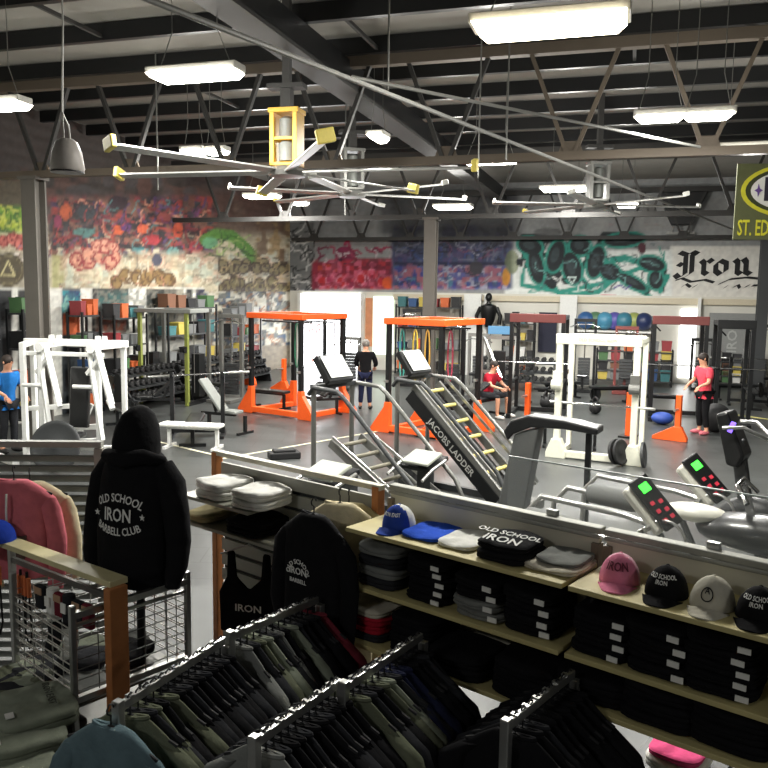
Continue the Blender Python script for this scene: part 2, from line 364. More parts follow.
def left_paint(U, V):
    p = Paint(U, V, (186, 176, 150)); D = (46, 36, 36)
    p.rect(-80, 300, 60, 205, (58, 50, 46), 1, 10); p.blotch(-40, 295, 170, 222, [(54, 42, 40), (88, 62, 54), (66, 62, 62)], 12, 2, .9)
    p.rect(50, 200, 196, 236, (84, 58, 56), .9, 10); p.rect(196, 290, 190, 236, (86, 62, 54), .9, 14)
    p.blotch(50, 215, 198, 256, [(110, 50, 62), (62, 48, 78), (150, 60, 52), (54, 60, 62), (44, 40, 42), (120, 84, 70)], 6, 5, .9, 8)
    p.scrib(54, 212, 198, 252, 70, 2.4, [(44, 38, 44), (120, 46, 50), (70, 60, 66), (150, 64, 54), (84, 60, 100)], 23, 14, .9)
    for x, y, a, b, c in [(66, 212, 6, 8, (196, 92, 52)), (58, 222, 4, 7, (140, 50, 84)), (86, 212, 9, 8, (50, 58, 64)), (118, 230, 6, 5, (206, 92, 50)), (126, 227, 5, 4, (90, 50, 110)), (143, 229, 6, 5, (206, 96, 62)), (152, 240, 10, 5, (166, 54, 60)), (178, 230, 5, 8, (190, 80, 50)), (196, 247, 7, 7, (150, 50, 60)), (84, 232, 11, 4, (84, 130, 124)), (140, 250, 8, 3, (70, 130, 134)), (173, 252, 6, 5, (96, 150, 146)), (118, 203, 9, 7, (54, 40, 48)), (104, 219, 6, 5, (120, 50, 60)), (164, 218, 7, 6, (130, 60, 56))]:
        p.ell(x, y, a+1, b+1, D, .8); p.ell(x, y, a, b, c, .85)
    p.scrib(54, 210, 200, 252, 80, 1.2, [(40, 34, 40), (200, 140, 116), (110, 60, 100), (160, 60, 60), (80, 124, 124), (30, 26, 30)], 3, 10, .85)
    p.rect(52, 64, 255, 290, (150, 150, 96), .8, 3); p.blotch(60, 290, 252, 292, [(214, 204, 178), (190, 160, 140), (160, 176, 164), (150, 130, 104)], 7, 8, .6)
    p.letters(73, 119, 248, 271, 4, (202, 146, 120), (132, 44, 48), 5, 1.6); p.letters(92, 118, 240, 254, 3, (206, 150, 126), (140, 60, 56), 9)
    p.letters(110, 176, 268, 290, 6, (134, 108, 66), (84, 62, 40), 6, 1.4); p.ell(157, 260, 5, 7, (66, 66, 80))
    p.scrib(60, 290, 255, 292, 120, .9, [(130, 110, 84), (110, 100, 90), (168, 116, 100), (90, 84, 74), (214, 206, 184)], 31, 8, .7)
    p.line([(205, 240), (216, 234), (232, 236), (246, 248), (254, 258)], 11, (88, 132, 58)); p.ell(210, 243, 8, 6, (96, 150, 110), .9); p.scrib(203, 256, 231, 256, 22, 1.4, [(54, 96, 44), (150, 176, 104), (40, 60, 40)], 12, 9, .8)
    p.blotch(255, 292, 222, 262, [(150, 124, 84), (104, 80, 62)], 6, 9)
    p.letters(220, 290, 259, 275, 7, (126, 116, 84), (60, 46, 38), 88, 1.4); p.letters(219, 290, 276, 299, 6, (118, 108, 70), (66, 50, 40), 89, 1.6)
    for k in range(0):
        x = 223+k*7.4; p.line([(x, 261), (x, 274)], 3.6, (66, 52, 42)); p.line([(x, 262), (x, 273)], 1.5, (132, 120, 88)); 
    for k in range(0):
        x = 224+k*8.2; p.line([(x-1.5, 278), (x, 276), (x+1, 296), (x-2, 297)], 5, (74, 56, 44)); p.line([(x, 279), (x, 294)], 2, (126, 114, 74)); p.line([(x, 286), (x+6, 286)], 2, (90, 70, 52))
    p.scrib(218, 290, 258, 300, 40, 1.1, [(60, 48, 40), (170, 150, 110)], 77, 8, .8)
    p.rect(-80, 28, 205, 232, (106, 150, 50), 1, 6); p.blotch(-60, 28, 205, 232, [(176, 184, 60), (60, 104, 50)], 8, 4, .8); p.rect(-80, 28, 180, 206, (84, 76, 60), 1, 6)
    p.scrib(-30, 28, 205, 232, 30, 1.5, [(60, 90, 40), (190, 196, 90)], 44, 9, .8)
    p.letters(-30, 27, 232, 250, 6, (196, 110, 98), (120, 40, 40), 12); p.rect(-80, 50, 252, 300, (150, 144, 128), .9, 4); p.scrib(-30, 50, 234, 262, 30, 1.1, [(230, 220, 210), (90, 40, 40), (120, 110, 130)], 46, 9, .8)
    p.ell(8, 270, 17, 17, (72, 64, 44)); p.line([(8, 261), (15, 276), (1, 276), (8, 261)], 1.6, (186, 176, 130)); p.ell(8, 270, 14, 14, (130, 120, 86), .6, .6)
    # lower wall: white between dark painted bays, posters and stickers
    b = 288
    p.rect(-90, 204, b, 460, (206, 206, 198), 1, 1)
    for u0, u1, v1, c in [(-40, 12, 420, (34, 36, 38)), (18, 30, 420, (30, 32, 32)), (62, 80, 420, (44, 50, 54)), (92, 98, 340, (40, 40, 42)), (98, 129, 330, (52, 60, 58)), (146, 176, 340, (46, 50, 48)), (176, 184, 330, (150, 146, 132)), (186, 192, 340, (40, 42, 44)), (196, 205, 340, (52, 52, 80))]: p.rect(u0, u1, b+1, v1, c, 1, 1)
    p.rect(63, 80, 291, 312, (46, 92, 112), 1, 1); p.scrib(63, 80, 291, 312, 12, 2, [(40, 130, 140), (30, 50, 90), (120, 170, 160)], 91, 8); p.rect(63, 80, 314, 334, (186, 88, 46), 1, 1); p.rect(99, 128, 292, 305, (50, 84, 82), 1, 1); p.rect(96, 126, 316, 332, (130, 66, 44), .9, 2)
    p.rect(204, 292, 294, 460, (128, 118, 102), 1, 1); p.blotch(204, 292, 292, 345, [(180, 176, 160), (70, 70, 70), (60, 84, 110), (150, 110, 80), (96, 100, 96), (200, 196, 180)], 4, 93, .9, 2)
    p.scrib(204, 292, 292, 345, 90, 1.3, [(40, 42, 44), (190, 186, 170), (70, 84, 110), (150, 96, 60), (60, 62, 60)], 95, 7, .9)
    p.blotch(92, 204, 289, 340, [(36, 38, 38), (120, 116, 106)], 3.2, 97, .6, 2)
    n = p.noise(2.2, 71)-.5; return np.clip(p.C*(1+n[..., None]*.45), 0, 1)
ufar = [290+1.5*i for i in range(int((830-290)/1.5))]; afar = [colpt(u, FB) for u in ufar]
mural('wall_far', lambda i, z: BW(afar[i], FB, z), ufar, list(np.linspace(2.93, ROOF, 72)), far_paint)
uleft = [-60+1.5*i for i in range(int(351/1.5))]; bleft = [lwb(u) for u in uleft]; bleft[-1] = FB
mural('wall_left', lambda i, z: BW(LA, bleft[i], z), uleft, list(np.linspace(0, ROOF, 120)), left_paint)
wallw = M('white_wall', (212, 210, 200), .6, 0, var=.08, scale=2)
struct('wall_far', bbox(MB(), LA-.3, RAW+.3, FB+.02, FB+.3, 0, ROOF), wallw)
struct('wall_left', bbox(MB(), LA-.3, LA-.02, BB, FB+.3, 0, ROOF), wallw)
struct('wall_far', bbox(MB(), LA, RAW, FB, FB+.02, 0, 2.93), wallw)
struct('wall_left', bbox(MB(), LA-.02, LA, BB, bleft[0], 0, ROOF), wallw)
struct('trim_1', bbox(MB(), LA+4.2, RAW, FB-.12, FB-.005, 2.66, 2.86), M('cream_trim', (206, 196, 172), .6), .01)
# blackletter sign painted on the white band: broad nib strokes
def nib(mb, pts, w, h, y=0):
    for p, q in zip(pts, pts[1:]):
        c = [(p[0]-w, p[1]-h), (p[0]+w, p[1]+h), (q[0]+w, q[1]+h), (q[0]-w, q[1]-h)]
        if (c[1][0]-c[0][0])*(c[2][1]-c[0][1])-(c[1][1]-c[0][1])*(c[2][0]-c[0][0]) < 0: c = c[::-1]
        mb.prism(c, .008)
s0 = colpt(672, FB); s1 = colpt(765, FB); W = s1-s0
mb = MB()
def L(x, z): return (x*W, 3.05+z*1.45)
for st in ([(.06, .92), (.14, .86), (.2, .93)], [(.13, .85), (.13, .42), (.06, .34), (.02, .42)], [(.2, .9), (.2, .45), (.13, .36)], [(.05, .66), (.1, .62)], [(.2, .93), (.26, .88)],
           [(.30, .74), (.33, .68), (.33, .47), (.37, .42)], [(.33, .66), (.38, .76), (.42, .7)],
           [(.5, .74), (.46, .66), (.46, .5), (.51, .42)], [(.5, .74), (.57, .68), (.57, .5), (.51, .42)],
           [(.66, .76), (.69, .7), (.69, .48), (.73, .43)], [(.69, .7), (.75, .78), (.78, .7), (.78, .48), (.83, .43)]):
    nib(mb, [L(*q) for q in st], .078, .06)
for st in ([(.03, .28), (.1, .33), (.2, .25), (.35, .3), (.45, .24)], [(.5, .2), (.62, .32), (.8, .36), (.97, .33)], [(.1, .13), (.15, .2), (.2, .13)], [(.22, .12), (.27, .18)], [(.56, .12), (.6, .17)], [(.66, .14), (.71, .19), (.73, .12)], [(.78, .14), (.83, .19)], [(.88, .13), (.93, .22), (.95, .13)], [(.86, .18), (.98, .2)]):
    nib(mb, [L(*q) for q in st], .04, .035)
o = one(mb, 'wall_lettering', inkb, 'black blackletter word painted on the white band of the far wall', 'lettering', BW(s0, FB-.012, 0), BR)
# dark vent unit on the far wall
mb = MB(); mb.prism([(-.75, .55), (.75, .55), (.4, -.25), (.25, -.5), (-.3, -.5), (-.45, -.2)], .5)
sp = BW(colpt(677, FB), FB-.28, 5.75); o = thing('wall_heater', 'dark funnel shaped heater hung high above the white lettered band', 'heater', sp, BR)
mb.build('housing', blackmetal, o, bevel=.02); MB().box((0, .1, -.75), (.9, .06, .08)).bar((-.3, .1, -.75), (-.25, .1, -.4), .05).bar((.3, .1, -.75), (.2, .1, -.4), .05).build('bracket', greymetal, o)
# ---- steel: trusses, girders, joists, columns
def truss(b, a0, a1, mat, panel=1.8, zz=0, n='ceiling_truss', lab=''):
    t = thing(n, lab, 'truss', BW(0, b, zz), BR)
    mb = MB(); mb.box(((a0+a1)/2, -.04, 4.85), (a1-a0, .05, .12)).box(((a0+a1)/2, .04, 4.85), (a1-a0, .05, .12)); mb.build('bottom_chord', mat, t)
    MB().box(((a0+a1)/2, 0, 6.38), (a1-a0, .16, .16)).build('top_chord', mat, t)
    x = a0; k = 0; off = (t0-a0) % panel if (t0 := colpt(565, b)) else 0
    x = a0+off
    ws = []
    while x < a1-.9:
        for sx in (-1, 1):
            ws.append(MB().bar((x+sx*.06, 0, 4.9), (x+sx*.62, 0, 6.34), .08, .06).build('web', steelbeam if x < -1 else mat, t))
        MB().prism([(x-.2, 4.84), (x+.2, 4.84), (x+.12, 5.06), (x-.12, 5.06)], .03).build('gusset', rustbeam if zz else steelbeam, t)
        x += panel
truss(12.2, LA+.3, RAW-.3, rustbeam, 1.85, .12, lab='brown steel roof truss crossing above the ceiling fans, nearest of three')
truss(20.0, LA+.3, RAW-.3, steelbeam, 1.85, lab='grey steel roof truss at the middle column')
truss(28.2, LA+.3, RAW-.3, steelbeam, 1.85, lab='grey steel roof truss close against the far mural wall')
def girder(a, label):
    t = thing('ceiling_girder', label, 'girder', BW(a, 12, 0), BR)
    MB().box((0, 0, 6.05), (.42, 33, .05)).build('bottom_flange', steelbeam, t); MB().box((0, 0, 6.3), (.14, 33, .46)).build('web', blackmetal, t)
girder(-4.4, 'deep dark roof girder running away above the yellow-framed fan')
girder(4.6, 'deep dark roof girder running away at the right side of the hall')
jl = 'thin dark steel joist under the pale roof deck'
mbj = MB().box((0, 0, 0), (RAW-LA-.2, .1, .24)); 
j0 = None
for i in range(17):
    b = -2+i*1.55; nm = 'ceiling_joist'; lab = ORD[i]+' dark steel joist under the roof deck, counting from the camera'
    if j0 is None: j0 = one(mbj, nm, blackmetal, lab, 'joist', BW((LA+RAW)/2, b, 6.66), BR, 'roof joists')
    else: dup(j0, BW((LA+RAW)/2, b, 6.66), BR, lab)
brl = MB().bar((0, 0, 0), (0, 1.5, 0), .05)
for k in range(24):                             # bridging between joists
    a = LA+1+(k*3.7) % 22; b = 2.7+1.55*(k % 9)+.05
    o = one(brl, 'ceiling_brace', steelbeam, 'short steel brace between two roof joists', 'brace', BW(a, b, 6.6), BR, 'short braces between roof joists') if k == 0 else dup(o, BW(a, b, 6.6), BR)
def column(p, label, w=.3, mat=columnpaint):
    t = thing('steel_column', label, 'column', p, BR)
    MB().box((0, -w/2+.02, 2.4), (w, .04, 4.8)).box((0, w/2-.02, 2.4), (w, .04, 4.8)).box((0, 0, 2.4), (.06, w-.06, 4.8)).build('shaft', mat, t)
    MB().box((0, 0, .02), (w+.12, w+.12, .04)).build('base_plate', mat, t)
    MB().box((0, 0, 4.8), (w+.1, w+.05, .06)).build('cap_plate', mat, t)
column(BW(colpt(37, 12.2), 12.2, .1), 'brown-grey steel column at the left, behind the white chest press')
column(BW(colpt(430, 20.0), 20.0), 'brown-grey steel column between the crimson and blue murals')
column(BW(colpt(763, 26), 26), 'dark column beside the white lettered band at the right', .3, darkgrey)
# pipes
p0, p1 = G(150, 0, 4.72), G(790, 252, 4.72)
d = (p1-p0); one(MB().tube([p0-d*.1, p1], .022, 8), 'conduit_pipe', greymetal, 'long pale conduit pipe crossing the ceiling diagonally', 'pipe')
p0, p1 = G(352, 77, 4.9), G(700, 147, 4.9)
one(MB().tube([p0, p1], .018, 8), 'conduit_pipe', greymetal, 'short thin pipe above the long diagonal conduit', 'pipe')
for (u, v, z, lab) in [(388, 90, 4.9, 'thin hanger rod dropping to the two conduit pipes'), (506, 160, 4.8, 'thin wire hanging left of the near truss'), (158, 190, 4.6, 'thin wire hanging in front of the left mural'), (345, 215, 4.4, 'thin wire hanging before the crimson mural'), (478, 178, 4.6, 'thin wire hanging beside the blue mural')]:
    q = G(u, v, z); one(MB().tube([q, (q.x, q.y, ROOF)], .012, 6), 'hanging_wire', greymetal, lab, 'wire')
# ---- light fixtures
glow = M('lamp_glow', (255, 252, 240), .5, emit=14, var=0)
housing = M('lamp_housing', (200, 198, 190), .4, .3)
LN = []
def fixture(u, v, z, L, label, W=.34, glowm=None, power=110):
    power *= 2.0 if v > 145 else 1.25
    p = G(u, v, z)
    t = thing('ceiling_light', label, 'light', p, BR, 'high bay ceiling lights')
    MB().box((0, 0, .07), (L, W*.8, .08)).build('housing', housing, t, bevel=.01)
    MB().prism([(-L/2+.03, .03), (-L/2+.1, -.03), (L/2-.1, -.03), (L/2-.03, .03)], W).build('diffuser', glowm or glow, t)
    h = ROOF-z-.1
    for sx in (-1, 1): MB().tube([(sx*L*.4, 0, .1), (sx*L*.25, 0, .5), (sx*L*.25, 0, h)], .006, 5).build('hanging_cord', greymetal, t)
    ld = bpy.data.lights.new('lamp', 'AREA'); ld.shape = 'RECTANGLE'; ld.size = L; ld.size_y = W; ld.energy = power; ld.color = (1, .98, .93)
    lo = bpy.data.objects.new('lamp', ld); COL.objects.link(lo); lo.location = p+Vector((0, 0, -.05)); lo.rotation_euler = (0, 0, BR)
    ld = bpy.data.lights.new('lamp_side', 'POINT'); ld.shadow_soft_size = .12; ld.energy = power*.5; ld.color = (1, .98, .93)
    lo = bpy.data.objects.new('lamp_side', ld); COL.objects.link(lo); lo.location = p+Vector((0, 0, -.22))
fixture(549, 27, 5.1, 1.25, 'big glowing light fixture at the top centre, nearest of all', .42, M('lamp_warm', (255, 244, 214), .5, emit=9, var=0))
fixture(195, 76, 5.4, 1.15, 'bright ceiling light above the pendant speaker side, second nearest')
fixture(660, 119, 5.1, .62, 'left half of the paired ceiling lights by the near truss', .2, power=60)
fixture(708, 117, 5.1, .62, 'right half of the paired ceiling lights by the near truss', .2, power=60)
fixture(752, 150, 5.1, 1.3, 'ceiling light above the green hanging banner', .25)
fixture(490, 162, 5.3, 1.05, 'ceiling light just left of the near truss joint')
fixture(565, 190, 5.3, 1.15, 'ceiling light above the third ceiling fan', .3)
fixture(453, 208, 5.3, 1.1, 'ceiling light in front of the blue mural', .5)
fixture(194, 153, 5.3, .45, 'left half of the small double light above the long fan blade', .3, power=50)
fixture(216, 153, 5.3, .45, 'right half of the small double light above the long fan blade', .3, power=50)
fixture(262, 197, 5.3, 1.0, 'ceiling light just below the yellow-framed fan hub')
fixture(378, 139, 5.4, .3, 'small round-looking light beside the dark girder', .5, power=50)
fixture(627, 206, 5.3, .6, 'small distant light right of the third fan', .4)
fixture(-6, 107, 5.3, 1.0, 'ceiling light cut by the left edge')
fixture(300, 204, 5.3, .5, 'tiny far light right of the yellow fan mount', .3, power=60)
# lights of the unseen part of the hall
for a, b in ((6.5, -1.0), (-4, -2.5), (11, 3)):
    p = BW(a, b, 5.3)
    ld = bpy.data.lights.new('lamp', 'AREA'); ld.shape = 'RECTANGLE'; ld.size = 1.2; ld.size_y = .35; ld.energy = 60
    lo = bpy.data.objects.new('lamp', ld); COL.objects.link(lo); lo.location = p; lo.rotation_euler = (0, 0, BR)
# ---- big ceiling fans
def fan(u, v, z, rad, rot, label, cage=True):
    p = G(u, v, z); t = thing('ceiling_fan', label, 'fan', p, BR+rot)
    MB().lathe([(.05, -.08), (.24, -.06), (.26, 0), (.2, .06), (.06, .08)], 20).build('hub', greymetal, t, True)
    for k in range(6):
        an = k*PI/3; c, s = math.cos(an), math.sin(an)
        rot3 = Matrix.Rotation(an, 3, 'Z') @ Matrix.Rotation(R(14), 3, 'X')
        b = MB().box((c*(rad/2+.1), s*(rad/2+.1), 0), (rad-.2, .15, .025), rot3).build('blade', M('fan_blade', (172, 172, 168), .35, .4), t, bevel=.006)
        MB().box((c*(rad+.02), s*(rad+.02), .03), ((.07, .2, .15) if cage else (.05, .15, .08)), rot3).build('blade_tip', M('tip_yellow', (214, 196, 90), .5) if cage or k == 2 else M('tip_pale', (190, 190, 182), .5), b, bevel=.015)
    cg = MB()
    for sx in (-1, 1):
        cg.box((sx*.16, 0, .42), (.06, .3, .7))
    cg.box((0, 0, .78), (.42, .32, .06)).box((0, 0, .42), (.3, .28, .04)).box((0, 0, .09), (.38, .3, .04))
    cg.build('mount_frame', yellowp if cage else greymetal, t, bevel=.005)
    MB().lathe([(.05, .12), (.11, .14), (.11, .36), (.07, .4), (.1, .46), (.1, .68), (.04, .72)], 16).build('motor', greyplastic, t, True)
    MB().box((0, 0, .95), (.14, .14, .3)).box((0, 0, 1.1), (.5, .2, .06)).box((0, 0, (1.1+ROOF-z)/2), (.1, .1, ROOF-z-1.1)).build('mount_post', steelbeam, t)
fan(287, 172, 4.55, 2.5, R(3), 'large ceiling fan with yellow motor frame, nearest at the left')
fan(352, 194, 4.75, 2.2, R(33), 'ceiling fan just behind the yellow-framed one', False)
fan(597, 205, 4.7, 2.0, R(20), 'ceiling fan right of the middle, above the white power rack', False)
# pendant speaker
p = DP(67, 155, 6.6)
t = thing('pendant_speaker', 'grey bucket-shaped speaker hanging from a cable at the upper left', 'speaker', p)
MB().lathe([(.12, -.13), (.135, -.11), (.115, .02), (.085, .1), (.05, .125)], 20).build('housing', M('speaker_grey', (176, 170, 164), .5), t, True)
MB().tube([(.03, 0, .12), (.02, 0, .22), (-.03, 0, .34), (-.02, 0, .6), (0, 0, 1.0), (0, 0, ROOF-p.z)], .007, 6).tube([(-.02, 0, .12), (-.03, .01, .3), (0, 0, 1.0)], .006, 6).build('cable', M('cable_white', (210, 208, 200), .5), t)
MB().lathe([(.02, -.14), (.13, -.14), (.13, -.128), (.02, -.128)], 20).build('grille', blackmetal, t)
# hanging banner
p = DP(738, 200, 9.0)
t = thing('hanging_banner', 'olive green hanging banner with a yellow ringed oval and yellow lettering', 'banner', p, BR*.3)
MB().box((.62, 0, -.02), (1.3, .02, .82)).build('cloth', M('banner_olive', (96, 100, 66), .7), t)
e = MB().prism([(.62+.6*math.cos(a/36*2*PI), .1+.3*math.sin(a/36*2*PI)) for a in range(36)], .012, I4((0, -.016, 0)))
e.build('oval_ring', M('banner_yellow', (220, 215, 60), .6), t)
MB().prism([(.62+.555*math.cos(a/36*2*PI), .1+.26*math.sin(a/36*2*PI)) for a in range(36)], .012, I4((0, -.02, 0))).build('oval_edge', M('banner_green', (60, 66, 40), .6), t)
MB().prism([(.62+.5*math.cos(a/36*2*PI), .1+.225*math.sin(a/36*2*PI)) for a in range(36)], .012, I4((0, -.026, 0))).build('oval_field', labelm, t)
MB().text('E', .36, I4((.33, -.036, .1)), .003).build('emblem', M('emblem_dark', (50, 46, 60), .6), t)
MB().prism([(x*.8+.06, z) for x, z in [(.12, .1), (.16, .12), (.17, .17), (.19, .12), (.23, .1), (.19, .08), (.17, .03), (.16, .08)]], .008, I4((0, -.036, 0))).build('star', M('emblem_purple', (110, 80, 150), .6), t)
MB().text('ST. ED', .24, I4((.175, -.016, -.31)), .003, wx=.5).build('lettering', M('banner_yellow', (220, 215, 60), .6), t)
#==SPLIT==
# ------------------------------------------------------------------ far wall lower band
def seg(u0, u1, b, z0, z1, name, mat, label=None, cat=None, t=.06, group=None, kind=None):
    a0 = colpt(u0, b); a1 = colpt(u1, b)
    mb = MB().box((0, 0, (z1-z0)/2), (a1-a0, t, z1-z0)); o = mb.build(name, mat)
    o.location = BW((a0+a1)/2, b-t/2-.01, z0); o.rotation_euler = (0, 0, BR); return tag(o, label, cat, group, kind)
day = M('daylight_glass', (250, 252, 255), .5, emit=5, var=0)
seg(302, 362, FB, 0, 2.8, 'door_1', day, kind='structure')
seg(299, 302, FB, 0, 2.85, 'trim_2', whitepaint, kind='structure', t=.15); seg(362, 366, FB, 0, 2.85, 'trim_2', whitepaint, kind='structure', t=.15)
seg(374, 394, FB, .6, 2.75, 'window_1', M('window_glow', (226, 240, 222), .5, emit=1.6, var=.05), kind='structure')
seg(682, 699, FB, .2, 2.5, 'window_2', M('window_glow2', (250, 250, 248), .5, emit=2.2, var=.02), kind='structure')
o = seg(366, 373, FB-.3, .9, 2.7, 'hanging_flag', M('flag_orange', (222, 150, 110), .8, var=.4, scale=3), 'faded orange flag hanging beside the bright doorway', 'flag', .03)
for k, u in enumerate((466, 561, 486, 698)): seg(u, u+17 if k < 2 else u+3, FB, 0, 2.9, 'wall_far', whitepaint, kind='structure', t=.3)
# grey relief board
o = thing('wall_board', 'tall grey board with raised lettering right of the white window', 'board', BW(colpt(735, FB), FB-.06, 1.0), BR)
MB().box((0, 0, .65), (1.5, .05, 1.5)).build('board', M('board_grey', (140, 142, 140), .6), o)
MB().text('IRON', .42, I4((.0, -.03, .65), 0, R(-90), 0), .01, wx=1.1).build('lettering', M('board_relief', (176, 178, 176), .6), o)
# exercise balls on a wall shelf
a0, a1 = colpt(583, FB), colpt(650, FB)
o = thing('ball_shelf', 'white wall shelf holding exercise balls above the white power rack', 'shelf', BW((a0+a1)/2, FB-.45, 1.72), BR)
MB().box((0, 0, 0), (a1-a0+.3, .75, .06)).build('board', whitepaint, o)
for s in (-1, 1): MB().prism([(-.35, 0), (.35, 0), (.35, -.4)], .05, I4((s*1.1, 0, -.03), 0, 0, PI/2)).build('bracket', whitepaint, o)
bc = [('blue', (50, 90, 140)), ('green', (84, 120, 90)), ('sky blue', (76, 140, 170)), ('purple', (90, 84, 160)), ('teal', (60, 120, 140)), ('yellow-green', (150, 160, 90)), ('navy', (40, 52, 90))]
for k, (n, c) in enumerate(bc):
    a = a0+(a1-a0)*(k+.5)/7
    t = one(MB().ell((0, 0, 0), (.3, .3, .3), 20, 12), 'exercise_ball', M('ball_'+n.replace(' ', '_'), c, .4), n+' exercise ball on the far wall shelf', 'ball', BW(a, FB-.45+(.06 if k % 2 else -.06), 2.07), 0, 'exercise balls on the wall shelf', True)
# mannequin torso picture and dark banners on far wall
seg(540, 558, FB-.05, .9, 2.3, 'wall_banner', M('navy_banner', (30, 32, 52), .7), 'dark navy banner on the far wall left of the white pilaster', 'banner', .03)
mb = MB().lathe([(.1, 0), (.22, .25), (.3, .6), (.28, .75), (.1, .82), (.08, .9)], 14).ell((0, 0, 1.05), (.12, .13, .15)).tube([(-.28, 0, .7), (-.42, 0, .4), (-.38, 0, .1)], .07).tube([(.28, 0, .7), (.42, 0, .4), (.38, 0, .1)], .07)
one(mb, 'punching_dummy', blackmetal, 'black torso dummy mounted on the far white wall', 'dummy', BW(colpt(492, FB), FB-.62, 1.75), BR, None, True)
# ------------------------------------------------------------------ storage shelves along the walls, with bins
def shelf_unit(p, rz, w, h, label, tiers=4, d=.4):
    t = thing('storage_shelf', label, 'shelf', p, rz)
    for sx in (-1, 1):
        for sy in (-1, 1): MB().box((sx*w/2, sy*d/2, h/2), (.05, .05, h)).build('upright', blackmetal, t)
    for k in range(tiers): MB().box((0, 0, .15+k*(h-.25)/(tiers-1)), (w, d, .04)).build('shelf_board', darkgrey, t)
    return t
bins = [('blue', (52, 84, 130)), ('teal', (60, 112, 116)), ('orange', (196, 96, 50)), ('green', (74, 110, 70)), ('white', (200, 200, 196)), ('brown', (110, 74, 54)), ('red', (140, 50, 54)), ('black', (30, 30, 32)), ('yellow', (190, 170, 80)), ('grey', (110, 112, 112))]
def fill(p, rz, w, h, where, n=4, tiers=4, seed=1, d=.4):
    r = random.Random(seed); rot = Matrix.Rotation(rz, 3, 'Z'); seen = {}
    for k in range(tiers):
        for j in range(n):
            nm, c = r.choice(bins+[bins[7], bins[9], bins[7], ('charcoal', (48, 48, 50))]); bw = w/n*.8; bh = r.uniform(.2, .38)
            z = .17+k*(h-.25)/(tiers-1); q = Vector(p)+rot @ Vector((-w/2+w*(j+.5)/n, 0, z+.002))
            mb = MB().prism([(-bw*.42, 0), (bw*.42, 0), (bw/2, bh), (-bw/2, bh)], d*.8); mb.box((0, 0, bh), (bw*1.04, d*.84, .03))
            one(mb, 'storage_bin', M('bin_'+nm, c, .6), nm+' bin, '+ORD[j]+' from left on '+ORD[k]+' tier '+where, 'bin', q, rz, 'storage bins along the walls')
LR = BR+PI/2                              # facing the left wall's normal
def lshelf(u0, u1, label, where, seed, h=2.4, n=3):
    b0, b1 = lwb(u0), lwb(u1); p = BW(LA+.35, (b0+b1)/2, 0); shelf_unit(p, LR, b1-b0, h, label); fill(p, LR, b1-b0, h, where, n, 4, seed)
lshelf(61, 80, 'black shelf unit with coloured bins right of the left column', 'of the unit by the column', 3)
lshelf(94, 128, 'black shelf unit with bins behind the white chest press', 'of the unit behind the press', 5, 2.3, 4)
lshelf(150, 200, 'black shelf unit with bins behind the lime-post rig', 'of the unit behind the lime rig', 6, 2.5, 5)
lshelf(216, 246, 'black shelf unit with bins left of the first orange rig', 'of the unit near the corner', 9, 2.2, 4)
lshelf(0, 14, 'black shelf unit with bins at the far left edge', 'of the leftmost unit', 12, 2.5, 2)
def fshelf(u0, u1, b, label, where, seed, h=2.3, n=4):
    a0, a1 = colpt(u0, b), colpt(u1, b); p = BW((a0+a1)/2, b, 0); shelf_unit(p, BR, a1-a0, h, label); fill(p, BR, a1-a0, h, where, n, 4, seed)
fshelf(398, 462, FB-.6, 'black shelf unit with bins behind the second orange rig', 'of the unit behind the orange rig', 21, 2.5, 6)
fshelf(505, 536, FB-.6, 'black shelf unit with bins left of the navy banner', 'of the unit by the navy banner', 24, 2.0, 4)
fshelf(600, 676, FB-1.2, 'low shelf unit with bins under the exercise balls', 'of the unit below the balls', 29, 1.2, 6)
fshelf(715, 768, FB-.6, 'low shelf unit with bins below the grey board', 'of the unit below the grey board', 33, .95, 5)
# ------------------------------------------------------------------ dumbbells
def dumb(hex_r=.075):
    mb = MB(); mb.cyl((0, -.09, 0), (0, .09, 0), .017, 8)
    for s in (-1, 1): mb.tube([(0, s*.08, 0), (0, s*.1, 0), (0, s*.17, 0), (0, s*.185, 0)], [hex_r*.7, hex_r, hex_r, hex_r*.8], 6)
    return mb
D0 = None
def dumb_rack(p, rz, w, label, n=9, where='left mural wall', tiers=3):
    global D0
    t = thing('dumbbell_rack', label, 'rack', p, rz)
    for sx in (-1, 1): MB().prism([(-.3, 0), (.3, 0), (.25, .9), (.15, .95), (-.25, .25)], .06, I4((sx*w/2, 0, 0), 0, 0, PI/2)).build('side_frame', blackmetal, t)
    rot = Matrix.Rotation(rz, 3, 'Z')
    for k in range(tiers):
        y = -.12+k*.16; z = .3+k*.28
        MB().box((0, y, z), (w, .3, .03), Matrix.Rotation(R(12), 3, 'X')).build('shelf_tray', darkgrey, t)
        for j in range(n):
            q = Vector(p)+rot @ Vector((-w/2+w*(j+.5)/n, y, z+.1))
            lab = 'black dumbbell on the tiered rack along the '+where
            if D0 is None: D0 = one(dumb(), 'dumbbell', rubber, lab, 'dumbbell', q, rz, 'dumbbells on the rack along the '+where)
            else: dup(D0, q, rz, lab, 'dumbbells on the rack along the '+where)
for k, b in enumerate((lwb(112)-0.2, lwb(112)+2.4, lwb(112)+5.0)):
    dumb_rack(BW(LA+1.25, b, 0), LR, 2.3, ['three tier dumbbell rack behind the white press, nearest of three', 'middle three tier dumbbell rack behind the flat barbell bench', 'three tier dumbbell rack nearest the far corner'][k], 10)
dumb_rack(BW(colpt(520, 24.5), 24.5, 0), BR, 2.2, 'dumbbell rack beyond the tall black rack with the maroon beam', 10, 'far white wall')
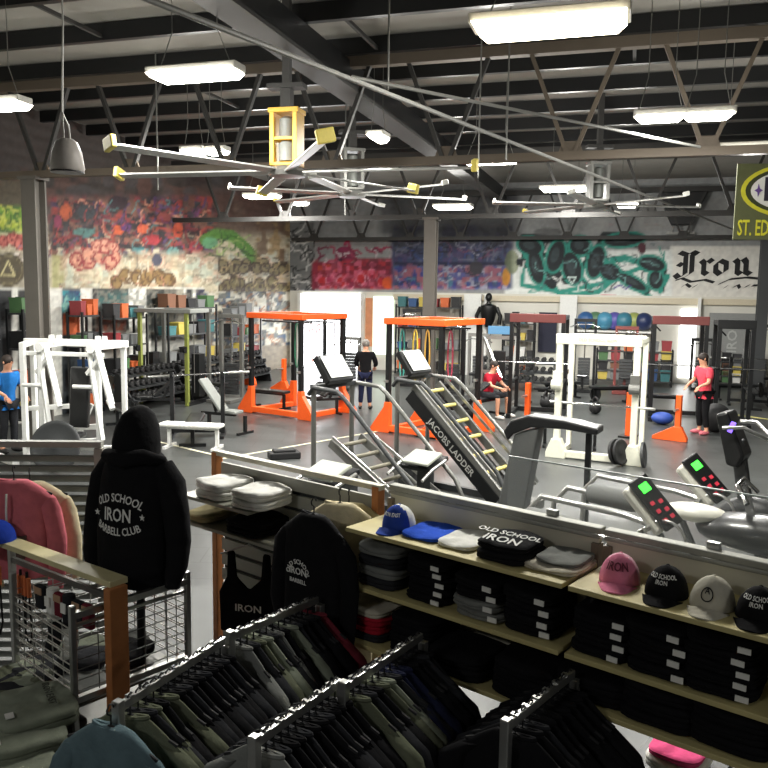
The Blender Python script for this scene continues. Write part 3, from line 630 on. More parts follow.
# ------------------------------------------------------------------ plates, barbells, benches
def plate_mb(r=.225, t=.05):
    return MB().lathe([(.026, -t*.5), (.06, -t*.5), (.07, -t*.35), (r*.82, -t*.35), (r*.86, -t*.5), (r*.97, -t*.5), (r, -t*.35), (r, t*.35), (r*.97, t*.5), (r*.86, t*.5), (r*.82, t*.35), (.07, t*.35), (.06, t*.5), (.026, t*.5)], 28)
plateY = plate_mb()
PL = {}
def plate(p, rx, rz, label, mat=rubber, r=.225):
    o = plate_mb(r).build('weight_plate', mat, None, True); o.location = p; o.rotation_euler = (rx, 0, rz); return tag(o, label, 'plate', 'weight plates')
def barbell(p, rz, label, L=2.1, n=0, tilt=0):
    t = thing('barbell', label, 'barbell', p, rz); t.rotation_euler = (0, tilt, rz)
    MB().cyl((-L/2+.4, 0, 0), (L/2-.4, 0, 0), .015, 10).build('shaft', chrome, t, True)
    for s in (-1, 1): MB().tube([(s*(L/2-.42), 0, 0), (s*(L/2-.4), 0, 0), (s*L/2, 0, 0)], [.035, .026, .026], 12).build('sleeve', silver, t, True)
    return t
def flat_bench(p, rz, label, pad=darkpad, incl=0, frame=blackmetal):
    t = thing('weight_bench', label, 'bench', p, rz)
    if incl:
        c, s = math.cos(R(incl)), math.sin(R(incl))
        MB().box((.1+.42*c, 0, .45+.42*s), (.85, .28, .07), Matrix.Rotation(-R(incl), 3, 'Y')).build('back_pad', pad, t, bevel=.02)
        MB().box((-.12, 0, .44), (.36, .3, .07)).build('seat_pad', pad, t, bevel=.02)
        MB().bar((-.2, 0, .38), (.7, 0, .36), .06).bar((.3, 0, .38), (.1+.5*c, 0, .4+.5*s), .05).build('spine', frame, t)
    else:
        MB().box((0, 0, .44), (1.2, .3, .07)).build('pad', pad, t, bevel=.025); MB().box((0, 0, .38), (1.0, .06, .05)).build('spine', frame, t)
    for sx in (-.45, .5): MB().box((sx, 0, .2), (.06, .06, .36)).box((sx, 0, .025), (.06, .5, .05)).build('leg', frame, t)
    return t
def bench_press(p, rz, label, frame=blackmetal):
    t = thing('bench_press', label, 'bench', p, rz)
    for sx in (-.5, .5):
        MB().box((sx, 0, .65), (.08, .08, 1.3)).box((sx, .05, .03), (.08, .9, .06)).build('upright', frame, t)
        MB().box((sx, -.06, 1.24), (.06, .12, .03)).box((sx, -.11, 1.28), (.06, .02, .09)).build('bar_hook', frame, t)
    MB().box((0, 0, .12), (1.0, .08, .08)).build('crossbar', frame, t)
    MB().box((0, -.55, .44), (.3, 1.2, .08)).build('pad', darkpad, t, bevel=.03)
    MB().box((0, -.6, .36), (.07, 1.1, .07)).box((0, -1.1, .18), (.07, .07, .36)).box((0, -1.1, .03), (.5, .07, .06)).build('frame', frame, t)
    return t
# chest press, white, plate loaded
p = G(74, 462); 
t = thing('chest_press', 'white plate-loaded chest press machine with a black back pad', 'exercise machine', p, BR*.5)
wp = whitepaint
for x, y0 in ((-1.0, .5), (-.78, -.15), (-.36, -.3), (.62, -.25)): MB().box((x, y0, 1.02), (.085, .085, 2.04)).build('upright', wp, t, bevel=.008)
MB().box((-.1, .35, 2.02), (1.9, .1, .12)).box((-.05, -.1, 1.86), (1.4, .07, .07)).bar((-1.0, .5, 2.0), (-.78, -.15, 2.0), .09).bar((.62, -.25, 2.0), (.75, .4, 2.0), .09).bar((-.36, -.3, 2.0), (-.3, .35, 2.02), .09).build('top_frame', wp, t, bevel=.008)
MB().bar((-1.5, .0, .06), (-.75, -.5, .06), .12, .1).bar((-.78, -.15, .3), (.62, -.25, .45), .08).bar((-.36, -.3, .62), (.5, .1, .62), .09).bar((-.3, .2, .2), (.7, .1, .25), .09).bar((-.8, 0, .9), (-.1, .1, .95), .08).bar((-.1, .1, .12), (.3, .1, 1.0), .07).bar((.75, .4, 0), (.75, .4, 2.0), .08).build('base_frame', wp, t, bevel=.008)
MB().box((.26, -.2, 1.15), (.34, .1, 1.0), Matrix.Rotation(R(-6), 3, 'X')).build('back_pad', darkpad, t, bevel=.03)
MB().box((.22, -.45, .55), (.36, .38, .09)).build('seat_pad', darkpad, t, bevel=.03)
for s, x in ((0, -.22), (1, .68)):
    a = MB().bar((x-.05, -.3, 2.02), (x+.4, -.7, 1.12), .09, .07).bar((x-.25, -.25, 1.55), (x+.05, -.35, 1.85), .07).bar((x-.2, -.25, 1.9), (x+.12, -.5, .5), .07)
    arm = a.build('lever_arm', wp, t, bevel=.008)
    MB().cyl((x+.33, -.66, 1.2), (x+.43, -.73, 1.06), .045, 10).build('grip', wp, arm)
    MB().cyl((x-.45, -.35, 1.35), (x-.12, -.35, 1.35), .035, 10).build('weight_peg', wp, t); MB().cyl((x-.12, -.2, 1.98), (x-.12, -.38, 1.98), .075, 14).build('pivot', wp, t)
for x in (-.34, -.2, .5, .62): MB().prism([(x-.05, 2.02), (x+.05, 2.02), (x+.03, 2.17), (x-.03, 2.17)], .06).build('pivot_plate', wp, t)
plate(G(74, 462)+Vector((.0, -.75, .42)), R(75), R(-5), 'large dark disc leaning in front of the white chest press', darkgrey, .42)
o = flat_bench(G(122, 428), R(-60), 'black bench half hidden behind the white press')
# bench with barbell uprights
pb = G(198, 436); bench_press(pb, R(8), 'black barbell bench left of the first orange rig')
barbell(Vector((pb.x+.05, pb.y-.06, 1.27)), R(8), 'chrome barbell racked on the black bench uprights', 2.0, 0, R(-3))
flat_bench(G(228, 432), R(152), 'incline bench with grey-lit back pad beside the first orange rig', greyplastic, 48)  # grey pads: the light falling on them is put into the colour
flat_bench(G(192, 448), R(-10), 'low white-framed bench right of the black hoodie', whitec, 0, whitepaint)
# lime post cable rig
def cable_rig(p, rz, label, postm, top, w=1.4, d=1.2, h=2.35, wt=True):
    t = thing('cable_rig', label, 'exercise machine', p, rz)
    for sx in (-1, 1):
        for sy in (-1, 1): MB().box((sx*w/2, sy*d/2, h/2), (.09, .09, h)).build('upright', postm if sy < 0 else greymetal, t, bevel=.006)
        MB().box((sx*w/2, 0, .75), (.22, .3, 1.1)).build('weight_stack', blackmetal, t)
        MB().cyl((sx*w/2, -.2, .3), (sx*w/2, -.2, h-.1), .01, 6).build('cable', greymetal, t)
        MB().cyl((sx*w/2-.03, -d/2-.1, h*.6), (sx*w/2+.03, -d/2-.1, h*.6), .08, 14).build('pulley', blackmetal, t)
    MB().box((0, -d/2, h), (w+.3, .14, .1)).box((0, d/2, h), (w+.3, .14, .1)).box((-w/2, 0, h), (.12, d, .1)).box((w/2, 0, h), (.12, d, .1)).build('top_frame', top, t, bevel=.008)
    MB().box((0, d/2, .05), (w, .1, .1)).box((-w/2, 0, .05), (.1, d, .1)).box((w/2, 0, .05), (.1, d, .1)).build('base_frame', blackmetal, t)
    return t
cable_rig(G(176, 402), BR, 'cable machine with lime green posts and pale grey top frame', lime, greyplastic, 1.35, 1.1, 2.4)
# orange rigs
def orange_rig(p, rz, label, w=1.5, d=1.6, h=2.36, foot=.42):
    t = thing('power_rack', label, 'rack', p, rz)
    for sx in (-1, 1):
        for sy in (-1, 1):
            MB().box((sx*w/2, sy*d/2, h/2+.1), (.09, .1, h-.2)).build('upright', blackmetal, t)
            MB().prism([(-.06, 0), (foot, 0), (foot, .09), (.08, .55), (.06, .66), (-.06, .66)], .13, I4((sx*w/2, sy*d/2, 0), 0, 0, 0 if sx > 0 else PI) if sy < 0 else I4((sx*w/2, sy*d/2, 0), 0, 0, 0 if sx > 0 else PI)).build('foot_gusset', orange, t, bevel=.01)
            MB().box((sx*w/2, sy*(d/2)-.08, 1.1), (.07, .1, .05)).build('bar_hook', silver, t)
    MB().box((0, -d/2, .1), (w, .12, .13)).box((-w/2, 0, .06), (.12, d, .12)).box((w/2, 0, .06), (.12, d, .12)).build('base_beam', orange, t, bevel=.01)
    MB().box((0, -d/2, h), (w+.2, .14, .13)).box((0, d/2, h), (w+.2, .14, .13)).box((-w/2, 0, h), (.14, d, .13)).box((w/2, 0, h), (.14, d, .13)).build('top_frame', orange, t, bevel=.01)
    MB().cyl((-w/2, -d/4, h-.14), (w/2, -d/4, h-.14), .02, 8).cyl((-w/2, d/4, h-.14), (w/2, d/4, h-.14), .02, 8).build('pull_up_bar', blackmetal, t)
    return t
RG = R(-36)
c1 = (G(250, 412)+G(303, 420))/2; mid = c1+Vector((math.sin(R(36)), math.cos(R(36)), 0))*.75
orange_rig(mid, RG, 'orange and black power rack right of the lime cable machine', 1.6, 1.5)
p2 = G(388, 432)+Vector((math.cos(RG), math.sin(RG), 0))*.68+Vector((math.sin(R(36)), math.cos(R(36)), 0))*.7
orange_rig(p2, RG, 'orange and black power rack behind the two ladder machines', 1.3, 1.5, 2.36)
# resistance bands hanging on orange rigs
for k, (u, v, c, n) in enumerate([(297, 350, (40, 110, 80), 'green'), (304, 352, (200, 200, 200), 'white'), (311, 352, (190, 90, 50), 'orange'), (318, 350, (190, 60, 60), 'red'), (402, 362, (60, 140, 130), 'teal'), (415, 362, (200, 170, 60), 'yellow'), (427, 364, (180, 140, 60), 'mustard'), (450, 365, (150, 50, 70), 'crimson')]):
    dd = 19.3 if k < 4 else 16.6
    q = DP(u, v, dd); q.z = 2.2
    hx = .05
    mb = MB().tube([(hx*math.cos(a/12*2*PI), 0, -.55+.55*math.sin(a/12*2*PI)) for a in range(12)], .018, 6, True)
    one(mb, 'resistance_band', M('band_'+n, c, .6), n+' resistance band hanging from an orange rack beam', 'band', q, 0, 'resistance bands on the orange racks', True)
# storage posts (orange, single) behind
for u, v, lab in ((284, 391, 'single orange post stand behind the first orange rack'), (251, 385, 'single orange post stand left behind the first orange rack'), (436, 438, 'small orange foot stand between ladder machines'), (677, 441, 'orange upright stand beside the woman in the coral top'), (628, 437, 'orange pad stand behind the white power rack'), (527, 424, 'orange upright behind the grey treadmill pad')):
    p = G(u, v); t = thing('storage_post', lab, 'stand', p, RG); h = .95 if u not in (436,) else .25
    if u == 677: h = .95
    MB().box((0, 0, h/2), (.11, .11, h)).build('post', orange, t, bevel=.008)
    if u in (628, 527): MB().box((0, 0, .02), (.3, .4, .04)).build('foot', blackmetal, t)
    else: MB().prism([(-.5, 0), (.2, 0), (.2, .07), (.08, .3), (-.08, .3), (-.5, .07)], .13).build('foot', orange, t, bevel=.01)
    if h > .5: MB().cyl((0, 0, h*.7), (0, -.3, h*.7), .025, 8).build('peg', silver, t)
# white power rack
pl = G(556, 457); pr = G(632, 465); rz = math.atan2(pr.y-pl.y, pr.x-pl.x); w = (pr-pl).length
t = thing('power_rack', 'white power rack with thick posts standing right of centre', 'rack', (pl+pr)/2, rz)
wp2 = M('ivory_paint', (226, 226, 208), .4)
for s in (-1, 1):
    MB().box((s*w/2, 0, 1.1), (.11, .11, 2.2)).build('upright', wp2, t, bevel=.01)
    MB().box((s*w/2, .95, 1.1), (.09, .09, 2.2)).build('upright', wp2, t, bevel=.01)
    MB().prism([(-.18, 0), (.18, 0), (.18, .1), (.08, .35), (-.08, .35), (-.18, .1)], .2, I4((s*w/2, 0, 0))).build('foot', wp2, t, bevel=.01)
    MB().box((s*w/2, .48, 2.16), (.09, .9, .09)).build('side_beam', wp2, t, bevel=.008); MB().box((s*w/2, .48, .06), (.09, .9, .1)).build('side_beam', wp2, t, bevel=.008)
    MB().box((s*w/2, -.1, 1.45), (.16, .12, .28)).cyl((s*w/2-.09, -.15, 1.35), (s*w/2+.09, -.15, 1.35), .09, 14).build('bar_catch', wp2 if s < 0 else greymetal, t)
MB().box((0, 0, 2.17), (w+.14, .12, .18)).build('top_beam', wp2, t, bevel=.01)
MB().text('OLD SCHOOL IRON', .075, I4((0, -.063, 2.17)), .001).build('lettering', M('rack_grey_print', (176, 176, 162), .6), t)
MB().box((-w*.05, 0, .08), (w*.8, .12, .12)).build('cross_beam', wp2, t, bevel=.008); MB().box((0, .95, 2.17), (w, .1, .12)).build('cross_beam', wp2, t, bevel=.008)
ax = Vector((math.cos(rz), math.sin(rz), 0)); ay = Vector((-math.sin(rz), math.cos(rz), 0)); base = (pl+pr)/2
for k, f in enumerate((.30, .36)):
    plate(base+ax*(w*f+.02)+ay*(-.2)+Vector((0, 0, .25)), R(80), rz+PI/2-.4, ['black weight plate leaning on the white rack foot, left one', 'black weight plate leaning on the white rack foot, right one'][k])
plate(base+ax*(w/2+.22)+ay*(-.25)+Vector((0, 0, .25)), R(84), rz+PI/2, 'dark weight plate leaning outside the right post of the white rack', darkgrey)
barbell(base+ay*.5+Vector((0, 0, .95)), rz, 'barbell set low inside the white power rack', 1.9)
flat_bench(G(568, 447), R(-14), 'black flat bench in front of the white power rack')
# black racks with maroon beams
def black_rack(p, rz, label, w=1.2, d=1.2, h=2.45, beam=maroon):
    t = thing('power_rack', label, 'rack', p, rz)
    for sx in (-1, 1):
        for sy in (-1, 1): MB().box((sx*w/2, sy*d/2, h/2), (.09, .09, h)).build('upright', blackmetal, t)
        for zz, dd, tt in ((.05, d+.4, .1), (h-.05, d, .09), (.85, d, .05)): MB().box((sx*w/2, 0, zz), (tt, dd, tt)).build('side_frame', blackmetal, t)
    MB().box((0, -d/2, h-.06), (w+.1, .1, .2)).build('top_beam', beam, t, bevel=.01)
    MB().box((0, d/2, h-.06), (w, .09, .12)).build('rear_beam', blackmetal, t); MB().box((0, d/2, .06), (w, .09, .1)).build('rear_beam', blackmetal, t)
    MB().cyl((-w/2-.3, -d/2-.1, 1.35), (w/2+.3, -d/2-.1, 1.35), .014, 8).build('rack_bar', chrome, t)
    MB().tube([(-w/2+.02+q*.12, -d/2+.06, h-.2-abs(q-(0))*.12) for q in (0, 1)], .02, 6).build('brace', blackmetal, t)
    return t
black_rack(G(537, 415), BR, 'tall black rack with a maroon top beam left of the white rack')
black_rack(G(674, 418), BR, 'tall black rack with a maroon top beam behind the coral-topped woman', 1.15)
black_rack(G(728, 424), BR, 'tall black rack at the right with a narrow black beam', .7, 1.0, 2.4, blackmetal)
# grey plate-loaded press near the far wall
t = thing('leg_press', 'light grey framed machine below the black torso dummy', 'exercise machine', G(497, 402), BR)
for s in (-1, 1):
    MB().box((s*.5, .3, .9), (.07, .07, 1.8)).build('upright', silver, t)
    MB().bar((s*.45, .25, 1.75), (s*.15+.3, -.45, .7), .07).build('lever_arm', silver, t)
    MB().box((s*.5, -.1, .05), (.08, 1.0, .08)).build('base_rail', silver, t)
MB().box((0, .3, 1.75), (1.1, .08, .1)).box((0, .3, .8), (1.1, .06, .08)).build('cross_frame', silver, t)
MB().box((0, -.1, .5), (.4, .5, .1)).build('seat_pad', darkpad, t, bevel=.03); MB().box((0, .15, 1.0), (.35, .1, .8)).build('back_pad', darkpad, t, bevel=.03)
MB().box((0, .3, 1.95), (.7, .05, .22)).build('sign_panel', M('sign_blue', (90, 140, 180), .6), t)
# tall weight towers crowding the middle distance
TW = None
def tower(u, v, label, ac=blackmetal, h=2.2, rz=BR):
    t = thing('weight_tower', label, 'exercise machine', G(u, v), rz)
    MB().box((-.3, 0, h/2), (.08, .12, h)).build('upright', ac, t); MB().box((.3, 0, h/2), (.08, .12, h)).build('upright', ac, t)
    MB().box((0, 0, h-.04), (.68, .16, .1)).build('top_frame', ac, t); MB().box((0, -.2, .05), (.7, 1.1, .08)).build('base_frame', ac, t)
    mb = MB()
    for k in range(9): mb.box((0, 0, .2+k*.095), (.36, .14, .08))
    mb.build('weight_stack', darkgrey, t); MB().cyl((0, 0, 1.0), (0, 0, h-.1), .02, 6).build('guide_rod', chrome, t)
    MB().box((0, -.6, .5), (.32, .36, .08)).build('seat_pad', darkpad, t, bevel=.02); MB().box((0, -.6, .25), (.07, .07, .45)).build('seat_post', ac, t)
    MB().tube([(-.45, -.25, h-.25), (-.2, -.25, h-.15), (.2, -.25, h-.15), (.45, -.25, h-.25)], .018, 8).build('pull_bar', chrome, t, True)
tower(334, 392, 'dark weight tower left of the person at the bright doorway')
tower(478, 388, 'dark weight tower below the torso dummy, in front of the white pilaster', greymetal, 1.7)
tower(583, 390, 'dark weight tower seen between the white rack posts, left one')
tower(624, 392, 'dark weight tower seen between the white rack posts, right one', maroon, 2.0)
tower(700, 388, 'dark weight tower in front of the white window', blackmetal, 1.6)
tower(758, 392, 'dark weight tower in front of the column at the right', blackmetal, 2.1)
tower(232, 400, 'dark weight tower left of the first orange rack', greymetal, 2.3)
tower(350, 384, 'low pale weight tower against the bright doorway edge', greymetal, 1.5)
tower(452, 400, 'dark weight tower right behind the second orange rack', blackmetal, 2.2)
tower(412, 384, 'dark weight tower left of the far column', blackmetal, 2.4)
flat_bench(G(268, 408), R(-30), 'black bench inside the first orange rack'); flat_bench(G(318, 415), R(30), 'black bench under the first ladder console', darkpad, 40)
flat_bench(G(455, 425), R(20), 'incline bench behind the lettered ladder machine', darkpad, 35); flat_bench(G(545, 405), R(-25), 'incline bench left behind the white rack', darkpad, 45)
flat_bench(G(150, 415), R(15), 'incline bench between the white press and the barbell bench', darkpad, 40); flat_bench(G(735, 400), R(-10), 'low black bench before the grey board', darkpad)
# right side machines
t = bench_press(G(748, 405), R(-20), 'black barbell bench at the right below the grey board')
barbell(G(748, 405)+Vector((0, 0, 1.27)), R(-20), 'barbell racked on the bench at the right edge')
for k in range(3): flat_bench(G((610, 655, 560)[k], (403, 412, 398)[k]), R((10, -15, 20)[k]), ['black flat bench seen through the white power rack', 'black flat bench inside the maroon-beamed rack at right', 'black flat bench beyond the white power rack'][k])
# kettlebells, balls and plates on the gym floor
def kettle(p, label, mat=rubber, s=1.0):
    t = thing('kettlebell', label, 'kettlebell', p, random.uniform(0, 3))
    MB().ell((0, 0, .1*s), (.1*s, .1*s, .1*s), 14, 9).build('bell', mat, t, True)
    MB().tube([(-.06*s, 0, .17*s), (-.06*s, 0, .25*s), (0, 0, .285*s), (.06*s, 0, .25*s), (.06*s, 0, .17*s)], .015*s, 8).build('handle', mat, t, True)
one(MB().ell((0, 0, 0), (.32, .32, .32), 20, 12), 'medicine_ball', rubber, 'large black ball on the floor right of the coral-topped woman', 'ball', G(715, 432)+Vector((0, 0, .32)), 0, None, True)
one(MB().ell((0, 0, 0), (.25, .25, .14), 20, 12), 'sand_bag', M('bag_blue', (40, 70, 150), .6), 'blue sand bag on the floor left of the orange upright', 'bag', G(662, 424)+Vector((0, 0, .14)), 0, None, True)
for k, (u, v) in enumerate([(545, 408), (552, 409), (595, 414), (640, 408), (470, 418), (463, 414), (205, 396), (215, 397)]):
    kettle(G(u, v), 'black kettlebell on the gym floor, '+ORD[k]+' of the scattered eight', rubber, 1.5)
for k, (u, v, lab) in enumerate([(505, 395, 'dark weight plate leaning near the grey machine'), (640, 400, 'dark weight plate leaning behind the white rack'), (595, 402, 'dark weight plate leaning behind the flat bench'), (760, 398, 'dark weight plate leaning at the right edge'), (320, 398, 'dark weight plate leaning below the first ladder console')]):
    plate(G(u, v)+Vector((0, 0, .24)), R(82), R(20+k*9), lab)
one(MB().box((0, 0, .06), (.55, .3, .12)).box((0, 0, .14), (.4, .2, .05)), 'step_platform', rubber, 'small black step block on the gym floor behind the slat display', 'step', G(284, 458), R(20), None, False, .02)
# floor tape
def tape(p, q, w, mat, label):
    p = Vector(p); q = Vector(q); d = q-p; o = MB().box((0, 0, .006), (d.length, w, .004)).build('floor_tape', mat); o.location = (p+q)/2; o.rotation_euler = (0, 0, math.atan2(d.y, d.x)); return tag(o, label, 'tape')
tp = M('tape_pale', (200, 196, 170), .6)
tape(G(222, 459), G(420, 424), .07, tp, 'pale floor tape line crossing the gym floor below the orange rack')
tape(G(222, 457), G(150, 440), .07, tp, 'pale floor tape line left of the slat display')
tape(G(715, 412), G(800, 424), .09, M('tape_yellow', (205, 200, 120), .6), 'yellow floor tape line at the right')
#==SPLIT==
# ------------------------------------------------------------------ ladder climbing machines
def ladder_machine(p, rz, label, rung, words=True):
    t = thing('ladder_climber', label, 'exercise machine', p, rz)          # climbs towards local -x
    lo = Vector((1.02, 0, .22)); hi = Vector((-.55, 0, 1.62))
    if not words: lo = Vector((1.0, 0, .12)); hi = Vector((-.55, 0, 1.0))
    d = (hi-lo).normalized(); L = (hi-lo).length
    for s in (-1, 1):
        y = s*.3; MB().bar(lo+Vector((0, y, 0)), hi+Vector((0, y, 0)), .05, .12).build('side_rail', greymetal, t, bevel=.01)
        MB().bar(lo+Vector((.1, s*.36, .12)), hi+Vector((.1, s*.36, .08)), .02, .04).build('trim_rail', silver, t)
        pts = [(1.1, s*.42, .35), (.95, s*.42, .62), (-.2, s*.42, 1.62), (-.32, s*.42, 1.7), (-.75, s*.42, 1.72), (-.85, s*.4, 1.62)]
        MB().tube(pts, .03, 10).build('handrail', darkgrey if s < 0 else greymetal, t, True)
        MB().cyl((-.78, s*.38, 0), (-.78, s*.38, 1.7), .035, 10).build('post', greymetal, t, True)
        MB().box((.1, s*.38, .05), (2.1, .08, .09)).build('base_rail', darkgrey, t)
    ang = math.atan2(hi.z-lo.z, -(hi.x-lo.x)); rot = Matrix.Rotation(ang, 3, 'Y')
    mc = (lo+hi)/2
    if words: MB().box(mc+Vector((.0, 0, -.13)), (L, .5, .03), rot).build('belt_housing', blackmetal, t)
    n = 7
    for k in range(n):
        q = lo+d*(L*(k+.5)/n); MB().cyl(q+Vector((0, -.28, .02)), q+Vector((0, .28, .02)), .028, 10).build('rung', rung, t, True)
    if words: sp = MB().box(mc+Vector((-.08, -.345, -.08)), (L*.95, .02, .19), rot).build('side_panel', blackmetal, t)
    if words: MB().text('JACOBS LADDER', .135, Matrix.Translation(mc+Vector((-.08, -.358, -.08))) @ Matrix.Rotation(ang, 4, 'Y'), .001).build('lettering', M('print_grey', (170, 170, 165), .7), sp)
    cons = MB().box((0, 0, 0), (.1, .5, .42), Matrix.Rotation(R(-38), 3, 'Y')); 
    c = cons.build('console', blackmetal, t, bevel=.02); c.location = (-.78, 0, 1.93); 
    MB().box((.058, 0, .046), (.006, .42, .34), Matrix.Rotation(R(-38), 3, 'Y')).build('screen', M('screen_pale', (225, 228, 222), .2, emit=.25, var=.03), c)
    MB().box((-.78, 0, 1.72), (.1, .8, .06)).build('crossbar', darkgrey, t)
    MB().box((-.72, 0, .3), (.35, .55, .5)).build('motor_cover', darkgrey, t, bevel=.03)
    # pale platform at the foot
    MB().box((1.12, 0, .1), (.3, .7, .12)).build('foot_plate', greymetal, t, bevel=.01)
qa = G(318, 388, 1.7); qa = Vector((qa.x, qa.y, 0)); ladder_machine(qa+E1*.78+E2*.3, RR, 'ladder climbing machine nearer the slat display, handrails sloping right', M('rung_grey', (120, 116, 100), .6), False)
qb = G(401, 380, 1.7); qb = Vector((qb.x, qb.y, 0)); ladder_machine(qb+E1*.78+E2*.3, RR, 'ladder climbing machine with yellow rungs and lettered black side', M('rung_yellow', (214, 200, 120), .6), True)
# grey low consoles between: step machine parts
def low_unit(p, rz, label, h=1.15):
    t = thing('stepper_machine', label, 'exercise machine', p, rz)
    MB().box((0, 0, h*.45), (.12, .12, h*.9)).build('post', darkgrey, t)
    MB().box((0, -.05, h), (.42, .34, .04), Matrix.Rotation(R(18), 3, 'X')).build('console', M('console_pale', (170, 174, 162), .45), t, bevel=.015)
    MB().box((0, .02, h-.07), (.48, .4, .06), Matrix.Rotation(R(18), 3, 'X')).build('console_shell', blackmetal, t, bevel=.02)
    MB().box((0, 0, .06), (.7, 1.1, .12)).build('base', darkgrey, t, bevel=.02)
    for s in (-1, 1): MB().tube([(s*.27, -.4, .7), (s*.27, -.2, h-.1), (s*.27, .1, h-.02)], .02, 8).build('handle', silver, t, True)
q = G(330, 470, 1.15); low_unit(Vector((q.x, q.y, 0)), RR, 'low stepper with a pale flat console just behind the slat display')
q = G(424, 457, .9); low_unit(Vector((q.x, q.y, 0)), RR, 'low stepper with a pale console under the lettered ladder machine', .9)
# ------------------------------------------------------------------ treadmills
grn = M('led_green', (60, 255, 60), .5, emit=2.2, var=0); red = M('led_red', (200, 50, 70), .5, emit=.15, var=0)
def treadmill(label, cu, cv, cd, rails=True, L=1.7):
    c = DP(cu, cv, cd); base = Vector((c.x, c.y, 0)); t = thing('treadmill', label, 'treadmill', base, RR)
    MB().box((-L/2, 0, .15), (L, .72, .16)).build('deck', darkgrey, t, bevel=.02); MB().box((-L/2, 0, .235), (L-.1, .5, .01)).build('belt', rubber, t)
    for s in (-1, 1): MB().box((-L/2, s*.31, .245), (L, .09, .03)).build('side_rail', silver, t, bevel=.006)
    MB().loft([[Vector((x, y*w, z)) for y, z in ((-.36, .08), (-.36, .2+h), (0, .26+h), (.36, .2+h), (.36, .08))] for x, w, h in ((-.2, 1, 0), (.0, 1, .12), (.25, .9, .1), (.38, .7, 0))]).build('motor_hood', M('hood_pale', (205, 204, 192), .35), t, bevel=.01)
    for s in (-1, 1):
        MB().tube([(.1, s*.36, .2), (.02, s*.36, .7), (-.1, s*.36, c.z-.32)], .03, 10).build('upright', darkgrey, t, True)
        if rails:
            MB().tube([(-.1, s*.36, c.z-.32), (-.4, s*.36, c.z-.27), (-1.25, s*.36, c.z-.24), (-1.4, s*.36, c.z-.42), (-1.42, s*.36, .25)], .028, 10).build('handrail', silver, t, True)
    if rails: MB().tube([(-1.02, -.36, c.z-.25), (-.98, -.36, c.z-.25), (-.55, -.36, c.z-.265), (-.5, -.36, c.z-.27)], [.08, .1, .1, .08], 16).build('foam_grip', M('foam_grey', (96, 98, 96), .8), t, True)
    MB().tube([(-.1, -.36, c.z-.32), (-.05, -.2, c.z-.24), (-.05, .2, c.z-.24), (-.1, .36, c.z-.32)], .03, 10).build('crossbar', chrome, t, True)
    # tall narrow control panel, leaning
    lo = Vector((.19, -.12, -.24)); n_ = Matrix.Rotation(-RR, 3, 'Z') @ Vector((-.2, -.75, .63)); ax_ = Matrix.Rotation(-RR, 3, 'Z') @ Vector((.42, -.35, -.55))
    ax_.normalize(); n_ = (n_-ax_*n_.dot(ax_)).normalized(); sd = n_.cross(ax_).normalized()
    rot = Matrix((ax_, sd, n_)).transposed()
    cc = Vector((0, 0, c.z))
    MB().box(cc, (.5, .18, .05), rot).build('control_panel', blackmetal, t, bevel=.015)
    MB().box(cc-n_*.08-sd*.05, (.46, .2, .12), rot).build('panel_housing', M('hood_pale', (205, 204, 192), .35), t, bevel=.03)
    MB().box(cc-ax_*.14+n_*.03, (.08, .08, .006), rot).build('green_display', grn, t)
    for k, (x, y) in enumerate(((.0, -.035), (.02, .035), (.08, -.035), (.1, .035), (.17, -.035), (.17, .035))): MB().box(cc+ax_*x+sd*y+n_*.03, (.035, .035, .006), rot).build('red_button', red, t)
    MB().tube([cc+Vector((.12, -.05, -.3))+Vector((.17*math.cos(a/10*PI), 0, .17*math.sin(a/10*PI))) for a in range(11)], .014, 8).build('loop_handle', silver, t, True)
    return t
treadmill('treadmill with green display just behind the shop partition, left of two', 655, 502, 6.6)
treadmill('treadmill with green display and pale hood, right of two', 706, 478, 7.5)
# curved grey machine behind treadmill rails
q = G(530, 468, .8); q.z = .0
t = thing('curved_bench', 'dark arched pad machine left of the white rack, behind the treadmills', 'exercise machine', q, RR+.2)
MB().prism([(-.35, 1.08), (-.25, 1.2), (0, 1.27), (.5, 1.25), (.95, 1.2), (.95, 1.13), (.5, 1.16), (.05, 1.15), (-.2, 1.06), (-.28, .98)], .34).build('arched_pad', darkpad, t, bevel=.02); t.scale = (.9, 1, 1.17)
MB().prism([(-.2, 1.05), (.15, 1.15), (-.05, .1), (-.45, .1)], .28).build('front_cover', M('cover_grey', (84, 86, 85), .5), t, bevel=.02)
MB().box((.8, 0, .6), (.07, .07, 1.15)).box((.3, 0, .05), (1.5, .4, .1)).build('frame', blackmetal, t)
# exercise bike at the right edge
q = DP(758, 460, 8.4); q.z = 0
t = thing('exercise_bike', 'dark upright exercise bike with purple light at the right edge', 'exercise bike', q, RR)
MB().ell((0, 0, .55), (.4, .16, .3), 18, 10).build('flywheel_cover', blackmetal, t, True)
MB().bar((-.05, 0, .5), (-.22, 0, 1.45), .14, .1).build('handlebar_post', darkgrey, t, bevel=.02)
MB().prism([(-.42, 1.72), (-.3, 1.76), (-.1, 1.3), (-.16, 1.16), (-.28, 1.18)], .34).build('console', blackmetal, t, bevel=.03)
MB().box((-.24, -.18, 1.6), (.05, .01, .12), Matrix.Rotation(R(20), 3, 'Y')).build('purple_light', M('led_purple', (120, 90, 255), .5, emit=1.2, var=0), t)
MB().tube([(-.3, -.3, 1.6), (-.1, -.25, 1.62), (.1, -.1, 1.5), (.1, .1, 1.5), (-.1, .25, 1.62), (-.3, .3, 1.6)], .02, 8).build('handlebar', silver, t, True)
MB().bar((.1, 0, .5), (.3, 0, 1.0), .07).box((0, 0, .05), (1.1, .12, .08)).box((-.45, 0, .05), (.1, .5, .08)).box((.45, 0, .05), (.1, .5, .08)).build('frame', greymetal, t)
